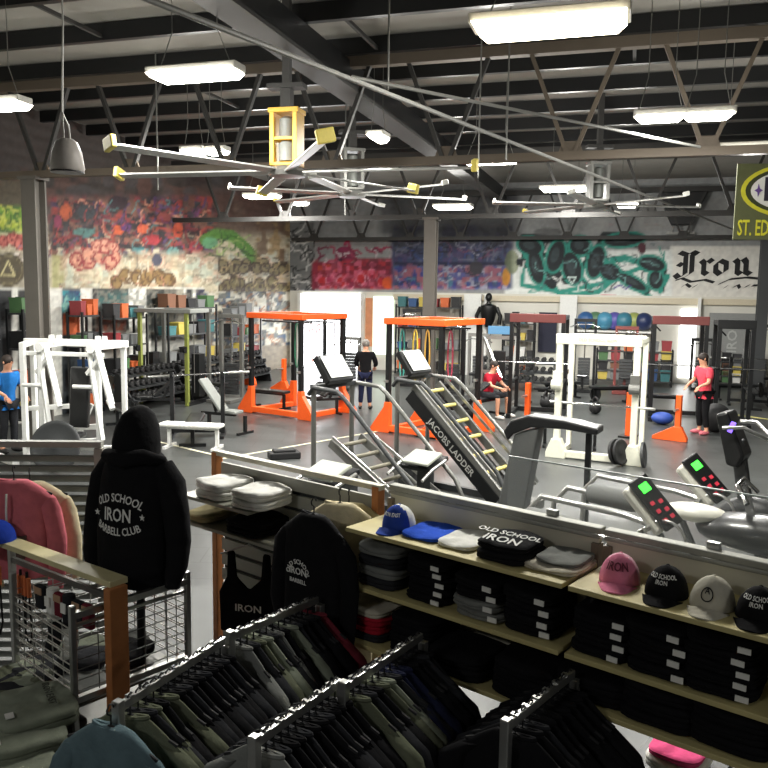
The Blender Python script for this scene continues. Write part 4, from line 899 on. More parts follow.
MB().ell((.32, 0, 1.05), (.17, .11, .06)).build('saddle', darkpad, t, True)
MB().cyl((0, -.25, .35), (0, .25, .35), .02).box((0, -.28, .35), (.12, .08, .03)).box((0, .28, .35), (.12, .08, .03)).build('pedal', blackmetal, t)
q = DP(752, 505, 6.6); q.z = 0
t = thing('spin_bike', 'dark spin bike with chrome handle just behind the caps', 'exercise bike', q, RR+.1)
MB().ell((.1, 0, 1.0), (.55, .25, .17), 18, 10).build('body_cover', darkpad, t, True)
MB().ell((-.45, 0, 1.1), (.28, .16, .08), 14, 9).build('saddle', M('hood_pale', (205, 204, 192), .35), t, True)
MB().tube([(.0, -.25, 1.3), (-.1, -.15, 1.42), (-.1, .15, 1.42), (0, .25, 1.3)], .022, 8).bar((-.08, 0, 1.4), (.05, 0, 1.0), .06).build('handlebar', chrome, t, True)
MB().box((.1, 0, .5), (.1, .1, .9)).box((0, 0, .05), (1.2, .12, .1)).box((-.5, 0, .05), (.12, .55, .1)).box((.5, 0, .05), (.12, .55, .1)).build('frame', darkgrey, t)
MB().cyl((-.2, -.2, .55), (-.2, -.16, .55), .22, 24).build('flywheel', chrome, t)
# ------------------------------------------------------------------ people
def skinned(name, pts, edges, rad, mat, parent, root=0, sub=2):
    me = bpy.data.meshes.new('sk'); me.from_pydata([tuple(p) for p in pts], edges, []); o = bpy.data.objects.new('sk', me); COL.objects.link(o)
    md = o.modifiers.new('s', 'SKIN'); md.use_smooth_shade = True
    for i, d in enumerate(me.skin_vertices[0].data):
        r = rad[i]; d.radius = r if isinstance(r, tuple) else (r, r); d.use_root = (i == root)
    s = o.modifiers.new('d', 'SUBSURF'); s.levels = sub; s.render_levels = sub
    dg = bpy.context.evaluated_depsgraph_get(); nm = bpy.data.meshes.new_from_object(o.evaluated_get(dg)); bpy.data.objects.remove(o)
    nm.name = name; nm.materials.clear(); nm.materials.append(mat); nm.polygons.foreach_set('use_smooth', [True]*len(nm.polygons))
    r = bpy.data.objects.new(name, nm); COL.objects.link(r); r.parent = parent; return r
def person(p, rz, label, J, top, bottom, hair, shoe=rubber, sleeve=True, longhair=False, legs_long=True):
    t = thing('person', label, 'person', p, rz)
    N = ['pelvis', 'waist', 'chest', 'neck', 'head', 'crown', 'shl', 'ell', 'hal', 'fil', 'shr', 'elr', 'har', 'fir', 'hil', 'knl', 'anl', 'tol', 'hir', 'knr', 'anr', 'tor']
    ra = [(.14, .1), (.125, .09), (.15, .1), .055, (.085, .1), (.06, .07), .06, .042, .03, .018, .06, .042, .03, .018, .095, .062, .042, .03, .095, .062, .042, .03]
    ix = {n: i for i, n in enumerate(N)}
    E = [('pelvis', 'waist'), ('waist', 'chest'), ('chest', 'neck'), ('neck', 'head'), ('head', 'crown'), ('chest', 'shl'), ('shl', 'ell'), ('ell', 'hal'), ('hal', 'fil'), ('chest', 'shr'), ('shr', 'elr'), ('elr', 'har'), ('har', 'fir'), ('pelvis', 'hil'), ('hil', 'knl'), ('knl', 'anl'), ('anl', 'tol'), ('pelvis', 'hir'), ('hir', 'knr'), ('knr', 'anr'), ('anr', 'tor')]
    P = [Vector(J[n]) for n in N]
    body = skinned('body', P, [(ix[a], ix[b]) for a, b in E], ra, skin, t)
    # fingers, nose and ears joined to the body mesh
    mb = MB()
    for h, f in (('hal', 'fil'), ('har', 'fir')):
        a = Vector(J[h]); b = Vector(J[f]); d = (b-a).normalized(); sd = Vector((0, 1, 0)).cross(d)
        sd = (sd if sd.length > .1 else Vector((1, 0, 0))).normalized()
        for k in range(4): mb.tube([a+d*.05+sd*(k-1.5)*.018, a+d*(.12)+sd*(k-1.5)*.02, a+d*(.15+.012*(1.5-abs(k-1.5)))+sd*(k-1.5)*.02+Vector((0, -.012, 0))], [.01, .009, .006], 6)
        mb.tube([a+d*.02+sd*.03, a+d*.06+sd*.055, a+d*.1+sd*.06], [.012, .01, .007], 6)
    hd = Vector(J['head']); mb.ell(hd+Vector((0, -.1, .01)), (.014, .02, .025), 8, 5); mb.ell(hd+Vector((.088, 0, .01)), (.012, .022, .032), 8, 5).ell(hd+Vector((-.088, 0, .01)), (.012, .022, .032), 8, 5)
    bm = bmesh.new(); bm.from_mesh(body.data); m2 = bpy.data.meshes.new('x'); m2.from_pydata(mb.v, [], mb.f); bm.from_mesh(m2); bm.to_mesh(body.data); bm.free(); body.data.polygons.foreach_set('use_smooth', [True]*len(body.data.polygons))
    # clothes
    def sub(names, rads, nm, mat, root):
        q = {n: i for i, n in enumerate(names)}
        skinned(nm, [PP[n] for n in names], [(q[a], q[b]) for a, b in EE if a in q and b in q], rads, mat, t, q[root], 2)
    PP = {n: Vector(J[n]) for n in N}
    PP['hem'] = PP['pelvis']-(PP['waist']-PP['pelvis'])*.3; PP['col'] = PP['chest'].lerp(PP['neck'], .55)
    for s in 'lr':
        PP['cf'+s] = PP['sh'+s].lerp(PP['el'+s], .75 if not sleeve else 1.0); PP['wr'+s] = PP['el'+s].lerp(PP['ha'+s], .8); PP['tr'+s] = PP['kn'+s].lerp(PP['an'+s], .85 if legs_long else .1)
    EE = [('hem', 'pelvis'), ('pelvis', 'waist'), ('waist', 'chest'), ('chest', 'col'), ('chest', 'shl'), ('chest', 'shr'), ('shl', 'cfl'), ('shr', 'cfr'), ('cfl', 'wrl'), ('cfr', 'wrr'), ('pelvis', 'hil'), ('hil', 'knl'), ('knl', 'trl'), ('pelvis', 'hir'), ('hir', 'knr'), ('knr', 'trr')]
    tn = ['pelvis', 'hem', 'waist', 'chest', 'col', 'shl', 'shr', 'cfl', 'cfr']; tr = [(.165, .125), (.16, .12), (.15, .115), (.185, .14), (.12, .1), .085, .085, .065, .065]
    if sleeve: tn += ['wrl', 'wrr']; tr += [.045, .045]
    sub(tn, tr, 'shirt', top, 'pelvis')
    sub(['pelvis', 'hil', 'knl', 'trl', 'hir', 'knr', 'trr'], [(.155, .115), .11, .075, .062, .11, .075, .062], 'trousers', bottom, 'pelvis')
    for s in 'lr':
        a = PP['an'+s]; b = PP['to'+s]
        MB().ell((a+b)/2+Vector((0, 0, -.02)), (.05, .15, .05), 12, 8, Matrix.Rotation(math.atan2(b.x-a.x, -(b.y-a.y)), 3, 'Z')).build('shoe', shoe, t, True)
    hh = MB().ell(hd+Vector((0, .025, .045)), (.1, .105, .105), 14, 9)
    if longhair: hh.ell(hd+Vector((0, .09, -.05)), (.06, .05, .14), 12, 8)
    hh.build('hair', hair, t, True)
    return t
def stand(lean=0, handf=0, spread=.1):
    J = dict(pelvis=(0, 0, .93), waist=(0, 0, 1.1), chest=(0, -lean*.4, 1.35), neck=(0, -lean*.7, 1.5), head=(0, -.02-lean, 1.62), crown=(0, -lean, 1.7))
    for s, k in ((-1, 'l'), (1, 'r')):
        J['sh'+k] = (s*.18, -lean*.45, 1.4); J['el'+k] = (s*.26, -.02-handf*.4, 1.14); J['ha'+k] = (s*.2, -.05-handf, 1.0+handf*.3 if handf else .9); J['fi'+k] = (s*.19, -.1-handf, .93+handf*.35 if handf else .83)
        J['hi'+k] = (s*.09, 0, .88); J['kn'+k] = (s*spread, -.03, .48); J['an'+k] = (s*(spread+.02), .02, .08); J['to'+k] = (s*(spread+.04), -.12, .05)
    return J
hairb = M('hair_dark', (38, 28, 22), .7)
person(G(365, 409), R(175), 'person in black top and dark trousers before the bright doorway', stand(.05, .2), blk, navy, M('hair_grey', (120, 116, 110), .7))
person(G(702, 434), R(-75), 'person in coral top and black leggings standing by the orange upright', stand(.08, .22), hotpink, blk, hairb, pinkc, False, True)
person(BW(LA+1.3, 13.9, 0)if False else DP(3, 300, 14.2)*1.0-Vector((0, 0, DP(3, 300, 14.2).z)), R(60), 'person in bright blue top at the left edge beside the white press', stand(.05, .2), skyb, blk2, hairb, rubber, False)
J = dict(pelvis=(0, 0, .55), waist=(0, -.03, .72), chest=(0, -.1, .96), neck=(0, -.14, 1.1), head=(0, -.18, 1.22), crown=(0, -.17, 1.3))
for s, k in ((-1, 'l'), (1, 'r')):
    J['sh'+k] = (s*.18, -.1, 1.0); J['el'+k] = (s*.26, -.25, .78); J['ha'+k] = (s*.15, -.45, .72); J['fi'+k] = (s*.1, -.52, .7)
    J['hi'+k] = (s*.1, 0, .52); J['kn'+k] = (s*.2, -.42, .52); J['an'+k] = (s*.22, -.42, .08); J['to'+k] = (s*.24, -.58, .05)
pp = G(487, 416); person(pp, R(50), 'person in red top and black shorts sitting on a bench by the grey machine', J, redc, blk2, hairb, whitec, False, False, False)
flat_bench(pp+Vector((0, 0, -.04)) if False else pp, R(50), 'black bench under the seated person in red')
#==SPLIT==
# ------------------------------------------------------------------ garments
def ringpts(cx, cy, z, rx, ry, n=20, p=2.4, wob=0, ph=0):
    out = []
    for k in range(n):
        a = 2*PI*k/n; c, s = math.cos(a), math.sin(a); q = (abs(c)**p+abs(s)**p)**(-1/p)
        w = 1+wob*math.sin(5*a+ph)
        out.append(Vector((cx+rx*c*q*w, cy+ry*s*q, z)))
    return out
def hung_mb(w=.235, L=.7, t=.03, long=False, seed=0, hood=False):
    r = random.Random(seed); mb = MB(); ph = r.uniform(0, 6)
    prof = [(-.0, .075, .6), (-.015, .1, .9), (-.05, .15, 1), (-.1, .215, 1), (-.16, w*.98, 1.1), (-.25, w*.97, 1.3), (-.4, w, 1.25), (-.55, w*1.01, 1.3), (-L, w*1.03, 1.35)]
    mb.loft([ringpts(0, 0, z, t*k, ww, 20, 2.4, .0 if z > -.2 else .18, ph+z*4) for z, ww, k in prof])
    for s in (-1, 1):
        pts = [(0, s*.17, -.09), (0, s*(w+.01), -.15), (0, s*(w+.045), -.24 if not long else -.32)]+([(.01, s*(w+.06), -.33)] if not long else [(.015, s*(w+.05), -.48), (0, s*(w+.03), -.62)])
        rr = [.05, .07, .07, .072] if not long else [.05, .068, .058, .05, .042]
        rings = []
        for i, (x, y, z) in enumerate(pts):
            rings.append([Vector((x+.55*rr[i]*math.cos(a/12*2*PI), y+rr[i]*math.sin(a/12*2*PI), z+s*0-.3*rr[i]*math.sin(a/12*2*PI)*s)) for a in range(12)])
        if s < 0: pass
        mb.loft(rings)
    if hood: mb.ell((.02, 0, .0), (.06, .11, .07), 14, 8)
    return mb
def hanger_mb(w=.2):
    mb = MB(); mb.tube([(0, -w, -.085), (0, -.05, -.02), (0, 0, .0), (0, .05, -.02), (0, w, -.085)], .007, 6)
    mb.tube([(0, 0, 0), (0, 0, .04), (.016, 0, .052), (.02, 0, .068), (.006, 0, .084), (-.012, 0, .078), (-.016, 0, .064)], .0035, 6); return mb
def collar_mb(): return MB().tube([(.012*math.cos(a/16*2*PI), .078*math.cos(a/16*2*PI+PI/2), -.01+.012*math.sin(a/16*2*PI)) for a in range(16)], .009, 6, True)
hangm = M('hanger_black', (22, 22, 24), .8); hangw = M('hanger_chrome', (190, 190, 188), .3, .7)
protos = []
def garment(name, label, cat, loc, rz, mat, long=False, seed=0, L=.7, group=None, w=.235, t=.03, hood=False):
    o = thing(name, label, cat, loc, rz, group)
    hung_mb(w, L, t, long, seed, hood).build('fabric', mat, o, True); collar_mb().build('collar', mat, o, True); hanger_mb().build('hanger', hangm, o, True)
    return o
# rails with uprights and feet
def rail_rack(p, q, label, near_post=True, ph=None):
    p = Vector(p); q = Vector(q); d = q-p; L = d.length; rz = math.atan2(d.y, d.x); z = p.z
    t = thing('clothes_rail', label, 'clothes rack', (p.x, p.y, 0), rz)
    MB().box((L/2-.02, 0, z), (L+.06, .022, .035)).build('rail', silver, t, bevel=.004)
    n = int(L/.075)
    for k in range(n): MB().box((.02+k*L/n, 0, z+.02), (.02, .028, .008)).build('hook_notch', silver, t)
    MB().box((-.04, 0, (z+.03)/2), (.035, .035, z+.03)).build('post', silver, t, bevel=.004)
    MB().box((L+.03, 0, (z-.03)/2), (.035, .035, z-.03)).build('post', silver, t, bevel=.004)
    MB().box((L/2, 0, .04), (L+.3, .06, .05)).box((-.04, 0, .04), (.06, .5, .05)).box((L+.03, 0, .04), (.06, .5, .05)).build('foot_frame', silver, t, bevel=.004)
    return rz, L
def fill_rail(p, q, cols, where, cat='shirt', n=14, seed=1, longs=(), L=.68):
    p = Vector(p); q = Vector(q); d = q-p; rz = math.atan2(d.y, d.x); r = random.Random(seed); src = {}
    for k in range(n):
        nm, m = cols[k % len(cols)] if not callable(cols) else cols(k)
        loc = p+d*((k+.5)/n)+Vector((0, 0, -.055)); lg = k in longs; v = (lg, k % 3)
        kind = 'hoodie' if lg else 't-shirt'
        lab = nm+' '+kind+' hanging '+ORD[k]+' from the near end of '+where
        rot = rz+R(r.uniform(-7, 7))
        if v not in src:
            o = garment('hoodie' if lg else 't_shirt', lab, 'hoodie' if lg else 'shirt', loc, rot, m, lg, seed+k, L, 'garments on '+where, t=.016 if not lg else .022)
            src[v] = o
        else:
            dup(src[v], loc, rot, lab, 'garments on '+where, {'fabric': m, 'collar': m})
Z = 1.48
K, C, N_, G_, O_, S_ = ('black', blk), ('charcoal', blk2), ('navy', navy), ('grey', gry), ('olive', olive), ('sage', sage)
r0a, r0b = G(126, 703, Z), G(223, 641, Z); rail_rack(r0a, r0b, 'clothes rail behind the slate blue t-shirt, leftmost of five')
fill_rail(r0a, r0b, [O_, C, O_, K, O_, K, C, K, K, C, K, K, C, K, K, K], 'the leftmost rail', n=14, seed=2)
garment('t_shirt', 'slate blue t-shirt facing forward at the near end of the leftmost rail', 'shirt', G(130, 708, Z-.03)+Vector((-.04, -.09, -.02)), R(-112), teal, False, 8, .7, None, .19, .04)
r1a, r1b = G(237, 634, Z), G(316, 600, Z); rail_rack(r1a, r1b, 'clothes rail with silver post below the black tank top')
fill_rail(r1a, r1b, [G_, C, O_, S_, C, G_, K, S_, C, K, K, K, ('maroon', mar)], 'the rail below the tank top', n=13, seed=3)
r2a, r2b = G(262, 738, Z), G(338, 683, Z); rail_rack(r2a, r2b, 'clothes rail at bottom centre-left with hooks along the top')
fill_rail(r2a, r2b, [G_, C, K, K, C, K, K, C, K, K, K], 'the bottom centre-left rail', n=11, seed=4)
r3a, r3b = G(350, 684, Z), G(420, 637, Z); rail_rack(r3a, r3b, 'clothes rail at bottom centre before the shelf unit')
fill_rail(r3a, r3b, [O_, C, K, O_, S_, C, N_, N_, K, K, C, K], 'the bottom centre rail', n=12, seed=5)
r4a, r4b = G(512, 722, Z), G(572, 674, Z); rail_rack(r4a, r4b, 'clothes rail at bottom right with bright notches')
fill_rail(r4a, r4b, [K, K, C, K, K, K, K, K], 'the bottom right rail', n=9, seed=6, longs=(0, 1))
one(MB().box((0, 0, 0), (.42, .07, .02)), 'rail_crossbar', M('white_board', (225, 222, 200), .5), 'white flat bar joining two clothes rails', 'bar', (G(236, 686, 1.15)+G(300, 712, 1.15))/2, math.atan2((G(300, 712, 1.15)-G(236, 686, 1.15)).y, (G(300, 712, 1.15)-G(236, 686, 1.15)).x), None, False, .004)
# ------------------------------------------------------------------ folded garments
def folded_mb(w, d, h, seed=0, n=32):
    r = random.Random(seed); mb = MB(); rings = []
    prof = [(0, .016), (.1, .003), (.3, 0), (.46, .002), (.5, .01), (.54, .002), (.75, 0), (.92, .006), (1, .022)]
    ph = r.uniform(0, 6)
    def ring(z, ins, lift=0):
        o = []
        for k in range(n):
            a = 2*PI*k/n; c, s = math.cos(a), math.sin(a); q = (abs(c)**5+abs(s)**5)**(-.2)
            wob = 1+.012*math.sin(3*a+ph)+.01*math.sin(7*a+z*9+ph)
            o.append(Vector(((w/2-ins)*c*q*wob, (d/2-ins)*s*q*wob, z+lift*(.004*math.sin(2*a+ph)+.003*math.sin(5*a)))))
        return o
    for f, i in prof: rings.append(ring(h*f, i, 1 if f > .4 else 0))
    rings.append([p.lerp(Vector((0, 0, h*1.02)), .45)+Vector((0, 0, .004*math.sin(p.x*40+ph))) for p in rings[-1]])
    rings.append([p.lerp(Vector((0, 0, h*1.03)), .7) for p in rings[-1]])
    mb.loft(rings); return mb
FS = {}
def folded(loc, rz, mat, label, w=.28, d=.3, h=.035, sticker=False, prt=None, seed=0, group=None, name='folded_shirt', cat='shirt', pc=inkw, ps=.07):
    t = thing(name, label, cat, loc, rz, group)
    folded_mb(w, d, h, seed).build('fabric', mat, t, True)
    if sticker: MB().box((w*.33, -d/2-.002, h*.5), (.045, .006, h*.5)).build('size_sticker', labelm, t)
    if prt:
        mb = MB()
        for k, s in enumerate(prt): mb.text(s, ps*(1 if len(s) > 5 else 1.5), Matrix.Translation(Vector((0, -.09+.0*k, h*1.03+.006))) @ Matrix.Rotation(R(-80), 4, 'X') @ Matrix.Translation(Vector((0, 0, .03+.065*(len(prt)-1-k)-.02))), .001)
        mb.build('print', pc, t)
    return t
RANK = ['bottom', 'second', 'third', 'fourth', 'fifth']
def stack(a, b, z, n, mat, where, cn='black', sticker=True, w=.26, d=.3, h=.04, seed=0, mats=None, topprint=None):
    for k in range(n):
        m = mats[k] if mats else (cn, mat)
        rk = 'topmost' if k == n-1 else RANK[k]
        r = random.Random(seed*9+k)
        folded(RW(a+r.uniform(-.008, .008), b+r.uniform(-.01, .01), z+k*(h+.002)), RR+R(r.uniform(-4, 4)), m[1], m[0]+' folded shirt, '+rk+' of the stack '+where, w, d, h, sticker, topprint if k == n-1 else None, seed*5+k, 'folded shirts '+where)
# ---- gondola shelving with pale boards and low back panel
def gondola(a0, a1, label, lowlab, zt=1.255):
    mid = (a0+a1)/2; w = a1-a0; t = thing('shelf_unit', label, 'shelf', RW(mid, 0), RR)
    ends = .012
    MB().box((0, .0, 1.58), (w-.02, .03, .7)).build('back_panel', shopwhite, t)
    MB().box((0, .005, 1.965), (w, .06, .03)).box((0, -.022, 1.94), (w, .012, .02)).build('top_rail', M('rail_grey', (160, 160, 150), .55, .2), t, bevel=.006)
    for s in (-1, 1): MB().box((s*(w/2-.02), -.01, .95), (.035, .05, 1.92)).build('upright', M('upright_brown', (120, 108, 92), .5), t)
    for z, dp in ((1.815, .36), (1.535, .37), (zt, .39)):
        b = MB().box((0, -dp/2-.01, z), (w-.012, dp, .022)).build('shelf_board', wood, t, bevel=.003)
    for s in (-1, 1): MB().box((s*(w/2-.03), -.2, .03), (.05, .42, .06)).build('foot', darkgrey, t)
gondola(.06, 1.25, 'shelf unit with pale boards holding the blue cap, left bay', '')
gondola(1.265, 2.5, 'shelf unit with pale boards holding the pink cap, right bay', '', 1.345)
gondola(2.515, 3.7, 'shelf unit with pale boards beyond the right edge', '')
glass = M('clear_glass', (225, 232, 230), .08, 0, var=.02, trans=0, alpha=.10)
for k, (a, b) in enumerate(((.75, 1.95), (1.98, 3.2))):
    t = thing('glass_panel', ['clear glass guard above the partition, left pane', 'clear glass guard above the partition, right pane'][k], 'glass', RW((a+b)/2, .03), RR)
    MB().box((0, 0, 2.1), (b-a, .008, .24)).build('pane', glass, t); MB().box((0, 0, 2.222), (b-a, .01, .006)).build('pane_edge', M('glass_edge', (190, 200, 196), .3), t)
    for s in (-1, 1): MB().box((s*(b-a)*.3, 0, 1.99), (.05, .03, .03)).build('clip', silver, t)
# caps
def cap(loc, rz, front, rear, label, words, pc, ws=.03, brimm=None, badge=False):
    t = thing('baseball_cap', label, 'cap', loc, rz)
    mb = MB(); rings = []
    for i in range(9):
        f = i/8; th = f*PI/2*.97; rr = math.cos(th); z = math.sin(th)*.115
        rings.append([Vector((.082*rr*math.cos(a/24*2*PI), (.098 if math.sin(a/24*2*PI) > 0 else .09)*rr*math.sin(a/24*2*PI)-(.012*(1-f)*0), z+.012*max(0, -math.sin(a/24*2*PI))*(1-abs(f-.5)))) for a in range(24)])
    crown = mb.loft(rings)
    o = mb.build('crown', [front, rear], t, True)
    for p in o.data.polygons:
        if p.center.y > -.02 and len(p.vertices) == 4: p.material_index = 1
    bm = MB(); top = []; n = 13
    for j in range(5):
        row = []
        for i in range(n):
            x = -1+2*i/(n-1); yo = -.055-.075*(j/4)*math.sqrt(max(0, 1-.85*x*x))-.035*math.sqrt(max(0, 1-x*x)); row.append(Vector((x*.078*(1-.03*j), yo, .012-.016*x*x-.003*j+.006)))
        top.append(row)
    vs = [p for r_ in top for p in r_]+[p-Vector((0, 0, .005)) for r_ in top for p in r_]; m = 5*n; fs = []
    for j in range(4):
        for i in range(n-1):
            a = j*n+i; fs += [(a, a+1, a+n+1, a+n), (m+a, m+a+n, m+a+n+1, m+a+1)]
    for i in range(n-1): fs += [(4*n+i, 4*n+i+1, m+4*n+i+1, m+4*n+i), (i, m+i, m+i+1, i+1)]
    for j in range(4): fs += [(j*n, (j+1)*n, m+(j+1)*n, m+j*n), (j*n+n-1, m+j*n+n-1, m+(j+1)*n+n-1, (j+1)*n+n-1)]
    bm.add(vs, fs).build('brim', brimm or front, t, True)
    MB().ell((0, .002, .118), (.008, .008, .004), 8, 5).build('button', front, t, True)
    tm = MB()
    for k, s in enumerate(words):
        zz = .072-k*(ws*.95)+(len(words)-1)*ws*.45
        y = -.092*math.sqrt(max(.1, 1-(zz/.125)**2))-.007
        # letters wrapped round the crown
        cu = MB().text(s, ws, Matrix.Identity(4), .001)
        q = []
        for p in cu.v:
            an = p[0]/.086; zc = zz+p[2]; rr = math.sqrt(max(.05, 1-(max(zc, 0)/.122)**2))
            q.append((math.sin(an)*(.082*rr+.004), -math.cos(an)*(.09*rr+.005)+p[1], zc+.008))
        tm.add(q, cu.f)
    if badge:
        for a0 in range(20):
            a = a0/20*2*PI; a2 = (a0+1)/20*2*PI; q = []
            for aa, r_ in ((a, .026), (a2, .026), (a2, .021), (a, .021)):
                X = math.cos(aa)*r_; Zz = .06+math.sin(aa)*r_; an = X/.086; rr = math.sqrt(max(.05, 1-(Zz/.122)**2)); q.append((math.sin(an)*(.082*rr+.004), -math.cos(an)*(.09*rr+.007), Zz+.008))
            tm.add(q, [(0, 1, 2, 3)])
    tm.build('lettering', pc, t)
    return t
zs1 = 1.828
def capat(u, b, *a, **k):
    kw = k; yaw = kw.pop('yaw', 0); cap(RW(aof(u, b, z=zs1+.05), b, zs1), RR+R(yaw), *a, **kw)
roy = cloth('royal_blue_cloth', (48, 74, 158)); capb = cloth('cap_black', (22, 22, 24)); capp = cloth('cap_pink', (226, 132, 160)); capc = cloth('cap_stone', (196, 192, 176)); pinkl = cloth('cap_pale_pink', (232, 176, 190))
capat(399, -.2, roy, whitec, 'royal blue and white mesh-back cap at the left end of the top shelf', ['IRON', 'EAST'] if False else ['IRON EAST'], inkw, yaw=6, ws=.024)
capat(620, -.18, capp, pinkl, 'pink cap at the left of the right-hand top shelf', ['IRON'], M('ink_maroon', (110, 40, 60), .7), yaw=14, ws=.045)
capat(667, -.2, capb, capb, 'black cap between the pink cap and the stone cap', ['OLD SCHOOL', 'IRON'], inkw, yaw=4, ws=.022)
capat(713, -.2, capc, capc, 'stone coloured cap with a round black badge', ['A'], inkb, yaw=2, ws=.03, badge=True)
capat(760, -.2, capb, capb, 'black cap right of the stone cap, cut by the edge', ['OLD SCHOOL', 'IRON'], inkw, yaw=4, ws=.022)
# folded things on the top shelf
def put(u, b, z, mat, label, **k):
    return folded(RW(aof(u, b, z=z+.03), b, z), RR+R(k.pop('yaw', 0)), mat, label, **k)
put(433, -.17, zs1, cloth('vivid_blue_cloth', (44, 86, 200)), 'bright blue folded shirt beside the blue cap', w=.22, d=.28, h=.022, seed=3)
put(468, -.17, zs1, whitec, 'white folded shirt between the blue shirt and the lettered black one', w=.2, d=.28, h=.026, seed=4)
put(512, -.2, zs1, blk, 'black folded shirt with white lettering, at the bottom of two', w=.25, d=.28, h=.045, seed=5, sticker=False)
put(511, -.2, zs1+.047, blk, 'black folded shirt with large white lettering on top', w=.24, d=.26, h=.035, seed=6, prt=['OLD SCHOOL', 'IRON'], ps=.05)
put(560, -.17, zs1, beige, 'beige folded shirt at the right end of the left top shelf', w=.26, d=.28, h=.025, seed=7)
put(566, -.15, zs1+.027, gry, 'grey folded shirt on the beige folded shirt', w=.2, d=.24, h=.02, seed=8)
# second shelf
z2 = 1.548
def st(u, b, z, *a, **k): stack(aof(u, b, z=z+.08), b, z, *a, **k)
st(392, -.2, z2, 4, gry, 'under the blue cap', mats=[('charcoal', blk2), ('grey', gry), ('black', blk2), ('grey', gry)], sticker=False, w=.26, seed=1, h=.05)
st(441, -.2, z2, 5, blk, 'under the bright blue shirt', seed=2, h=.04, w=.24)
st(491, -.2, z2, 4, blk, 'under the lettered black shirt', mats=[('grey', gry), ('grey', gry), ('black', blk), ('black', blk)], seed=3, w=.25, h=.044)
st(541, -.2, z2, 4, blk, 'left of the shelf joint', seed=4, w=.25, h=.046)
st(612, -.2, z2, 4, blk, 'under the pink cap', seed=5, w=.25, h=.044)
st(668, -.2, z2, 4, blk, 'under the black cap', seed=6, w=.26, h=.047)
st(728, -.2, z2, 5, blk, 'under the stone cap', seed=7, w=.26, h=.042)
# third shelf
z3 = 1.268
st(378, -.22, z3, 4, gry, 'at the left end of the third shelf', mats=[('charcoal', blk2), ('red', redc), ('red', redc), ('pale grey', beige)], sticker=False, seed=8, w=.26, h=.04)
st(425, -.22, z3, 4, blk, 'of dark shirts on the third shelf', seed=9, w=.26, h=.045, sticker=False)
st(470, -.24, z3, 2, blk, 'on the third shelf near the middle', seed=10, w=.3, h=.05, sticker=False)
st(535, -.24, z3, 3, blk, 'on the third shelf left of the joint', seed=11, w=.3, h=.05, sticker=False)
st(604, -.22, z3+.09, 2, blk, 'on the third shelf right of the joint', seed=12, w=.32, h=.05, sticker=False)
st(668, -.22, z3+.09, 3, blk, 'on the third shelf below the black cap', seed=13, w=.3, h=.05, sticker=False)
st(738, -.22, z3+.09, 3, blk, 'on the third shelf below the stone cap', seed=14, w=.3, h=.05, sticker=False)
q = G(680, 762, .95); one(MB().box((0, 0, .46), (.34, .4, .92)).box((0, 0, .935), (.36, .42, .03)), 'display_stool', darkgrey, 'dark display stool carrying the pink and white garment', 'stool', (q.x, q.y, 0), RR, None, False, .006)
q = G(680, 760, .98); t = thing('pink_garment', 'pink and white folded garment at the bottom right', 'garment', q, RR)
folded_mb(.24, .3, .05, 4).build('fabric', whitec, t, True); o = folded_mb(.22, .28, .03, 5).build('fold', cloth('strong_pink_cloth', (236, 90, 140)), t, True); o.location = (0, 0, .052)
# ---- slat display left of the shelves
t = thing('slatwall_display', 'pale slatted display panel between two orange wood posts', 'display', RW(-.69, 0), RR)
for s, x in ((-1, -.69), (1, .66)): MB().box((x, 0, .975), (.045, .06, 1.95)).build('post', woodpost, t, bevel=.004)
MB().box((-.01, 0, 1.945), (1.4, .05, .03)).build('top_rail', M('rail_pale', (206, 202, 184), .4, .2), t, bevel=.004)
mb = MB(); z = .25
while z < 1.86: mb.box((0, .01, z), (1.3, .02, .075)); z += .1
mb.build('slat', M('slat_pale', (168, 168, 158), .5), t); MB().box((0, .026, 1.0), (1.3, .008, 1.7)).build('backing', darkgrey, t)
for z, lab in ((1.735, 'a'), (1.575, 'b')): MB().box((-.33 if z > 1.6 else -.2, -.17, z), (.62 if z > 1.6 else .95, .32, .02)).build('shelf_board', M('shelf_metal', (150, 150, 138), .4, .3), t, bevel=.003)
for k, (u, m, n_, h) in enumerate(((225, whitec, 'white', .05), (262, whitec, 'white', .05))):
    for j in range(2): folded(RW(aof(u, -.17, z=1.8), -.17, 1.748+j*.052), RR+R(5*k-6*j), m, 'white folded shirt, '+['bottom', 'topmost'][j]+' of the '+['left', 'right'][k]+' stack on the slat display', .27, .3, h, seed=30+k*2+j)
folded(RW(aof(212, -.17, z=1.6), -.17, 1.588), RR, khaki, 'khaki folded shirt on the lower slat display shelf', .24, .3, .045, seed=40)
for j in range(2): folded(RW(aof(258, -.17, z=1.6), -.17, 1.588+.042*j), RR+R(4*j), blk, 'black folded shirt, '+['bottom', 'topmost'][j]+' of two on the lower slat display shelf', .3, .3, .04, seed=41+j)
def facing(u, b, z, mat, label, name='hoodie', long=True, L=.72, w=.23, t=.045, yaw=0, hood=True, cat='hoodie'):
    return garment(name, label, cat, RW(aof(u, b, z=z), b, z), RR+R(yaw)-PI/2, mat, long, 3, L, None, w, t, hood)
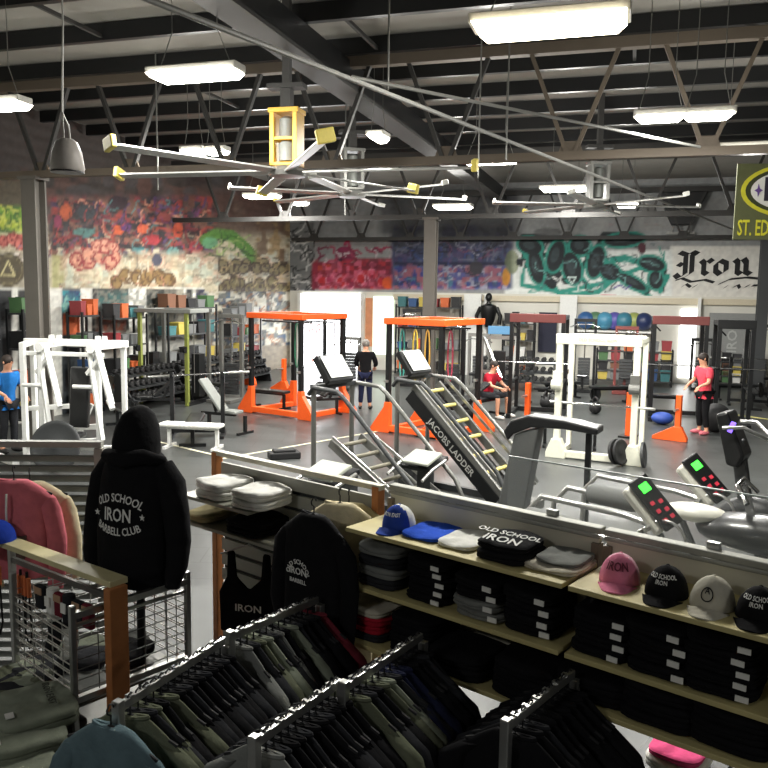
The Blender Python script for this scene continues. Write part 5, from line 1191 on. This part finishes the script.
# black hoodie with round print
h = facing(314, -.42, 1.87, blk, 'black hoodie with white round print hanging on the slat display', L=.74, w=.2, hood=False)
mb = MB(); T = Matrix.Translation(Vector((.075, -.04, -.24))) @ Matrix.Rotation(PI/2, 4, 'Z')
mb.text('OLD SCHOOL', .034, T, .001, arc=.07); mb.text('IRON', .05, T @ Matrix.Translation(Vector((0, 0, -.05))), .001); mb.text('BARBELL', .03, T @ Matrix.Translation(Vector((0, 0, -.1))), .001)
mb.build('print', inkw, h)
facing(340, -.2, 1.88, cream, 'cream sweatshirt hanging behind the black hoodie', L=.95, w=.18, yaw=25, hood=False)
facing(349, -.12, 1.86, khaki, 'khaki jacket hanging beside the orange wood post', L=.85, w=.17, yaw=35, name='jacket', cat='jacket', hood=False)
# black tank top on a wire hanger
q = RW(aof(249, -.12, z=1.4), -.12, 1.42)
t = thing('tank_top', 'black tank top on a wire hanger on the pale slats', 'tank top', q, RR+R(25)); t.scale = (1.45, 1, 1.25)
poly = [(-.13, -.42), (-.135, -.22), (-.1, -.14), (-.095, -.01), (-.065, -.01), (-.055, -.14), (0, -.2), (.055, -.14), (.065, -.01), (.095, -.01), (.1, -.14), (.135, -.22), (.13, -.42)]
MB().prism(poly[::-1], .03).build('fabric', blk, t, bevel=.01)
MB().tube([(-.13, 0, -.03), (0, 0, .03), (.13, 0, -.03)], .004, 6).tube([(0, 0, .03), (0, 0, .07), (.015, 0, .09), (0, 0, .1)], .003, 6).build('hanger', hangw, t)
MB().text('IRON', .05, I4((.0, -.019, -.29)), .001).build('print', inkw, t)
#==SPLIT==
# ------------------------------------------------------------------ black hoodie on a torso stand
q = DP(140, 588, 4.0); hz = q.z+.11
t = thing('mannequin_stand', 'black torso form on a pole wearing the big lettered hoodie', 'mannequin', (q.x, q.y, 0), R(-22))
MB().cyl((0, 0, .02), (0, 0, hz+.05), .02, 12).build('pole', blackmetal, t); MB().lathe([(.0, 0), (.22, 0), (.22, .015), (.03, .03)], 24).build('foot', blackmetal, t)
MB().loft([ringpts(0, 0, z, rx, ry, 20) for z, rx, ry in ((hz-.06, .14, .1), (hz+.1, .15, .11), (hz+.35, .15, .11), (hz+.5, .12, .09), (hz+.58, .05, .05), (hz+.66, .05, .05))]).build('torso', blackmetal, t, True)
t = thing('hoodie', 'large black hoodie on the torso form, white club lettering on its back', 'hoodie', (q.x, q.y, hz), R(-22)); t.scale = (.92, .95, .97)
body = [(-.01, .215, .15, 0), (.0, .225, .165, 0), (.05, .235, .17, 0), (.2, .23, .165, 0), (.35, .222, .155, 0), (.48, .21, .14, 0), (.56, .19, .125, 0), (.61, .15, .11, .0), (.645, .1, .09, .0)]
mb = MB(); mb.loft([ringpts(0, c, z, rx, ry, 32, 2.4, .025 if z < .3 else .012, z*7) for z, rx, ry, c in body]); mb.build('body', blk, t, True)
for s in (-1, 1):
    pts = [(s*.16, 0, .56), (s*.225, 0, .47), (s*.262, -.01, .33), (s*.285, -.02, .18), (s*.285, -.04, .06), (s*.27, -.05, .0)]
    MB().tube(pts, [.07, .08, .072, .066, .058, .05], 16).build('sleeve', blk, t, True)
    MB().tube([(s*.27, -.05, .01), (s*.265, -.055, -.05)], [.046, .042], 16).build('cuff', blk, t, True)
MB().loft([ringpts(0, 0, z, rx, ry, 28, 2.4, .0) for z, rx, ry in ((-.07, .2, .14), (-.06, .212, .15), (-.01, .216, .152), (.005, .21, .148))]).build('waistband', blk, t, True)
hd = [(.56, .13, .11, -.01), (.62, .135, .115, -.0), (.69, .13, .12, .01), (.76, .115, .115, .03), (.82, .085, .09, .045), (.855, .045, .05, .055), (.865, .015, .02, .06)]
hm = MB(); hm.loft([ringpts(-.02*(z-.56)*4, c, z, rx, ry, 24, 2.1, .02, z*9) for z, rx, ry, c in hd]); hm.tube([(-.17, 0, .585), (-.1, -.11, .62), (.02, -.13, .61), (.12, -.1, .63), (.18, .0, .59)], [.03, .04, .045, .04, .03], 12)
hm.build('hood', blk, t, True)
def backtext(s, size, z, arc=0, wx=.82):
    cu = MB().text(s, size, Matrix.Identity(4), .001, arc=arc, wx=wx); out = []
    for p in cu.v:
        x, zz = p[0]-.005, z+p[2]
        # rest on the back of the body
        ry = np.interp(zz, [b[0] for b in body], [b[2] for b in body]); rx = np.interp(zz, [b[0] for b in body], [b[1] for b in body])
        k = max(.05, 1-(abs(x)/rx)**2.4)**(1/2.4); out.append((x, -ry*k*1.03-.004+p[1], zz))
    return out, cu.f
mb = MB()
for a in (backtext('OLD SCHOOL', .06, .415, .3), backtext('IRON', .095, .325, 0, .78), backtext('BARBELL CLUB', .056, .24, -.34, .78)): mb.add(*a)
def star(cx, cz, r):
    return [(cx+(r if k % 2 == 0 else r*.42)*math.sin(k*PI/5), cz+(r if k % 2 == 0 else r*.42)*math.cos(k*PI/5)) for k in range(10)]
for sx in (-1, 1):
    MB().prism(star(sx*.15-.005, .325, .018)[::-1], .004, I4((0, -.125, 0), 0, 0, sx*R(32)) if False else I4((0, -.142, 0))).build('print_star', inkw, t)
mb.build('back_print', inkw, t)
# ------------------------------------------------------------------ louvred panel with pink hoodie at the left
t = thing('louvre_screen', 'grey louvred screen behind the pink hoodie at the left', 'screen', (-2.15, 4.75, 0), R(2))
MB().box((-.4, 0, 2.05), (1.7, .06, .035)).box((.43, 0, 1.0), (.05, .05, 2.05)).box((-1.22, 0, 1.0), (.05, .05, 2.05)).build('frame', M('screen_frame', (150, 150, 142), .5), t)
mb = MB(); z = .1
while z < 2.0: mb.box((-.4, 0, z), (1.6, .012, .05), Matrix.Rotation(R(35), 3, 'X')); z += .062
mb.build('slat', M('louvre_grey', (110, 112, 108), .5), t)
q = DP(14, 480, 4.35); h = garment('hoodie', 'dusty pink hoodie hanging before the louvred screen', 'hoodie', q, -PI/2+R(8), pinkc, True, 3, .5, None, .17, .05, False)
MB().tube([(.075, -.02, -.06), (.09, -.02, -.16), (.085, -.02, -.24)], .006, 6).build('drawstring', whitec, h)
MB().prism([(-.055, 0), (.055, 0), (.045, -.13), (-.045, -.13)], .02, I4((.068, .02, -.3), 0, 0, PI/2)).build('pocket', M('pocket_dark', (110, 90, 86), .8), h)
q = DP(30, 482, 4.5); garment('hoodie', 'cream hoodie hanging just behind the pink hoodie', 'hoodie', q, -PI/2+R(15), cream, True, 4, .52, None, .17, .05, False)
# ---- wood topped rack
zb = 1.62; pa, pb = G(8, 540, zb), G(119, 580, zb); d = pb-pa; rz = math.atan2(d.y, d.x); Lb = d.length
t = thing('wood_top_rack', 'long pale wood board rack with an orange wood end post', 'rack', (pb.x, pb.y, 0), rz)
MB().box((-Lb/2, 0, zb-.012), (Lb, .1, .03)).build('top_board', birch, t, bevel=.003)
MB().box((.0, -.02, zb/2-.02), (.05, .1, zb-.01)).build('end_post', woodpost, t, bevel=.004); MB().box((-Lb+.03, 0, zb/2-.02), (.03, .03, zb-.03)).build('end_post', silver, t)
MB().box((-Lb/2, .0, zb-.1), (Lb-.05, .02, .03)).build('peg_rail', greymetal, t)
def hangp(f, dz=0, off=-.08): return Vector((pb.x, pb.y, zb-.11+dz))+Vector((math.cos(rz), math.sin(rz), 0))*(-Lb*f)+Vector((math.sin(rz), -math.cos(rz), 0))*(-off if False else .09)
tip = M('rope_handle', (206, 110, 62), .5)
for k, f in enumerate((.95, .72, .66)):
    o = thing('jump_rope', 'jump rope with orange grips hanging under the wood board, '+ORD[k]+' from the left', 'jump rope', hangp(f), rz, 'jump ropes on the wood top rack')
    for s in (-1, 1): MB().tube([(s*.016, 0, 0), (s*.016, 0, -.1)], .011, 8).build('grip', tip, o, True)
    MB().tube([(-.016, 0, -.1), (-.03, 0, -.3), (0, 0, -.38), (.03, 0, -.3), (.016, 0, -.1)], .006, 6).tube([(0, 0, .03), (0, 0, 0)], .008, 6).build('cord', blackmetal, o, True)
def sock(p, label, m1, m2):
    o = thing('sock_pair', label, 'socks', p, rz, 'socks on the wood top rack')
    MB().tube([(0, 0, 0), (.0, 0, -.1), (.005, 0, -.17)], [.03, .034, .034], 12).build('cuff', m1, o, True)
    MB().tube([(.005, 0, -.16), (.01, 0, -.24), (-.02, 0, -.3), (-.06, 0, -.33)], [.034, .035, .036, .022], 12).build('foot', m2, o, True)
    MB().box((0, -.033, -.06), (.04, .006, .05)).build('card', labelm, o)
sock(hangp(.42), 'white and black socks hanging under the wood board, left pair', whitec, blk2); sock(hangp(.28), 'black and white socks hanging under the wood board, right pair', blk2, whitec)
for k, f in enumerate((.53, .36, .2, .12)):
    o = thing('wrist_wrap_pack', ORD[k]+' small dark packet from the left hanging under the wood board', 'packet', hangp(f, 0), rz, 'packets on the wood top rack')
    MB().box((0, 0, -.07), (.07, .03, .12)).build('pouch', [blk2, mar, blk2, mar][k], o, bevel=.008); MB().box((0, -.017, -.035), (.06, .004, .035)).build('card', M('card_tan', (176, 140, 110), .6), o)
cap(Vector((pa.x-.05, pa.y-.02, zb+.004)), rz-R(20), bluec, bluec, 'vivid blue cap lying on the left end of the wood board', ['IRON'], inkw)
# ---- wire grid bin
P1, P2 = G(72, 614, 1.5), G(187, 579, 1.5); d = P2-P1; wz = math.atan2(d.y, d.x); La = d.length
t = thing('wire_grid_bin', 'silver wire grid display bin left of the clothes rails', 'bin', (P1.x, P1.y, 0), wz)
sd = .62                                    # runs to local +y (towards the left)
def grid(p, q, z0, z1, name, n=9, dbl=True):
    p = Vector(p); q = Vector(q); mb = MB()
    k = 0
    for i in range(n+1):
        z = z0+(z1-z0)*i/n; mb.tube([(p.x, p.y, z), (q.x, q.y, z)], .0035, 5)
        if i % 2 == 0: mb.tube([(p.x, p.y, z+.012), (q.x, q.y, z+.012)], .0035, 5)
    m = max(2, int((q-p).length/.09))
    for i in range(m+1):
        c = p.lerp(q, i/m); mb.tube([(c.x, c.y, z0), (c.x, c.y, z1)], .003, 5)
    mb.build(name, silver, t)
grid((0, 0, 0), (0, sd, 0), 1.02, 1.42, 'side_grid'); grid((La, 0, 0), (La, sd, 0), 1.05, 1.45, 'side_grid'); grid((0, sd, 0), (La, sd, 0), 1.05, 1.45, 'back_grid'); 
for zz, tt in ((1.49, .03), (1.08, .03), (1.44, .015)): MB().box((La/2, 0, zz), (La, tt, tt)).build('front_bar', silver, t)
mb = MB()
for i in range(7): mb.tube([(0, 0, 1.12+i*.05), (La, 0, 1.12+i*.05)], .003, 5)
for i in range(6): mb.tube([(La*i/5, 0, 1.08), (La*i/5, 0, 1.49)], .003, 5)
mb.build('front_grid', greymetal, t)
for x, y in ((0, 0), (La, 0), (0, sd), (La, sd)): MB().box((x, y, .77), (.028, .028, 1.54)).build('post', silver, t, bevel=.004)
MB().box((La/2, sd/2, 1.03), (La-.04, sd-.04, .012)).build('bin_floor', greymetal, t); MB().box((La/2, sd/2, .72), (La+.1, sd+.3, .02)).build('lower_shelf', greymetal, t)
for k in range(5):
    q = Vector((P1.x, P1.y, 0))+Matrix.Rotation(wz, 3, 'Z') @ Vector((.12+.1*k, .15+.09*((k*2) % 5), 1.04+.035*(k % 2)))
    folded(q, wz+k*.7, [gry, blk2, sage, blk, gry][k], ['grey', 'charcoal', 'sage', 'black', 'pale grey'][k]+' rumpled shirt inside the wire bin', .22, .24, .05, seed=60+k)
# sage folded hoodies in the lower left corner
for k, (u, v, z) in enumerate(((10, 772, .95), (24, 742, 1.0), (36, 716, 1.05))):
    q = G(u, v, z)
    o = thing('folded_hoodie', ['bottom', 'middle', 'topmost'][k]+' sage green folded hoodie in the lower left corner', 'hoodie', q, R(-58), 'folded hoodies in the lower left corner')
    folded_mb(.36, .34, .075, 70+k).build('fabric', sage, o, True); MB().box((.1, -.12, .083), (.05, .035, .004)).build('size_sticker', labelm, o)
    if k == 2: MB().text('STRONG' if False else 'IRON EAST', .045, Matrix.Translation(Vector((-.02, .06, .086))) @ Matrix.Rotation(R(-90), 4, 'X'), .001).build('print', M('ink_green', (60, 64, 52), .8), o)
q = G(25, 745, .9); one(MB().box((0, 0, .44), (.8, .55, .88)).box((0, 0, .9), (.84, .6, .03)), 'display_table', darkgrey, 'dark display table carrying the sage green folded hoodies', 'table', (q.x-.05, q.y-.05, 0), R(-58), None, False, .01)
for k in range(5):
    q = G(-15+k*14, 700-k*6, 1.0); folded(q, R(-40+k*5), [olive, blk2, olive, sage, blk2][k], ['olive', 'charcoal', 'dark olive', 'sage', 'dark grey'][k]+' garment heaped behind the sage hoodies at lower left, '+ORD[k], .3, .26, .06, seed=80+k, name='folded_garment', cat='garment')
one(MB().box((0, 0, .46), (.75, .35, .92)), 'display_box', darkgrey, 'dark display box carrying the heaped garments behind the sage hoodies', 'box', (G(15, 690, 1).x, G(15, 690, 1).y, 0), R(-40), None, False, .01)
# ------------------------------------------------------------------ world and colour
w = bpy.data.worlds.new('world'); bpy.context.scene.world = w; w.use_nodes = True
w.node_tree.nodes['Background'].inputs['Color'].default_value = (.6, .63, .68, 1); w.node_tree.nodes['Background'].inputs['Strength'].default_value = .3
vs = bpy.context.scene.view_settings; vs.view_transform = 'Standard'; vs.look = 'None'; vs.gamma = 1; vs.use_curve_mapping = False; vs.exposure = .6
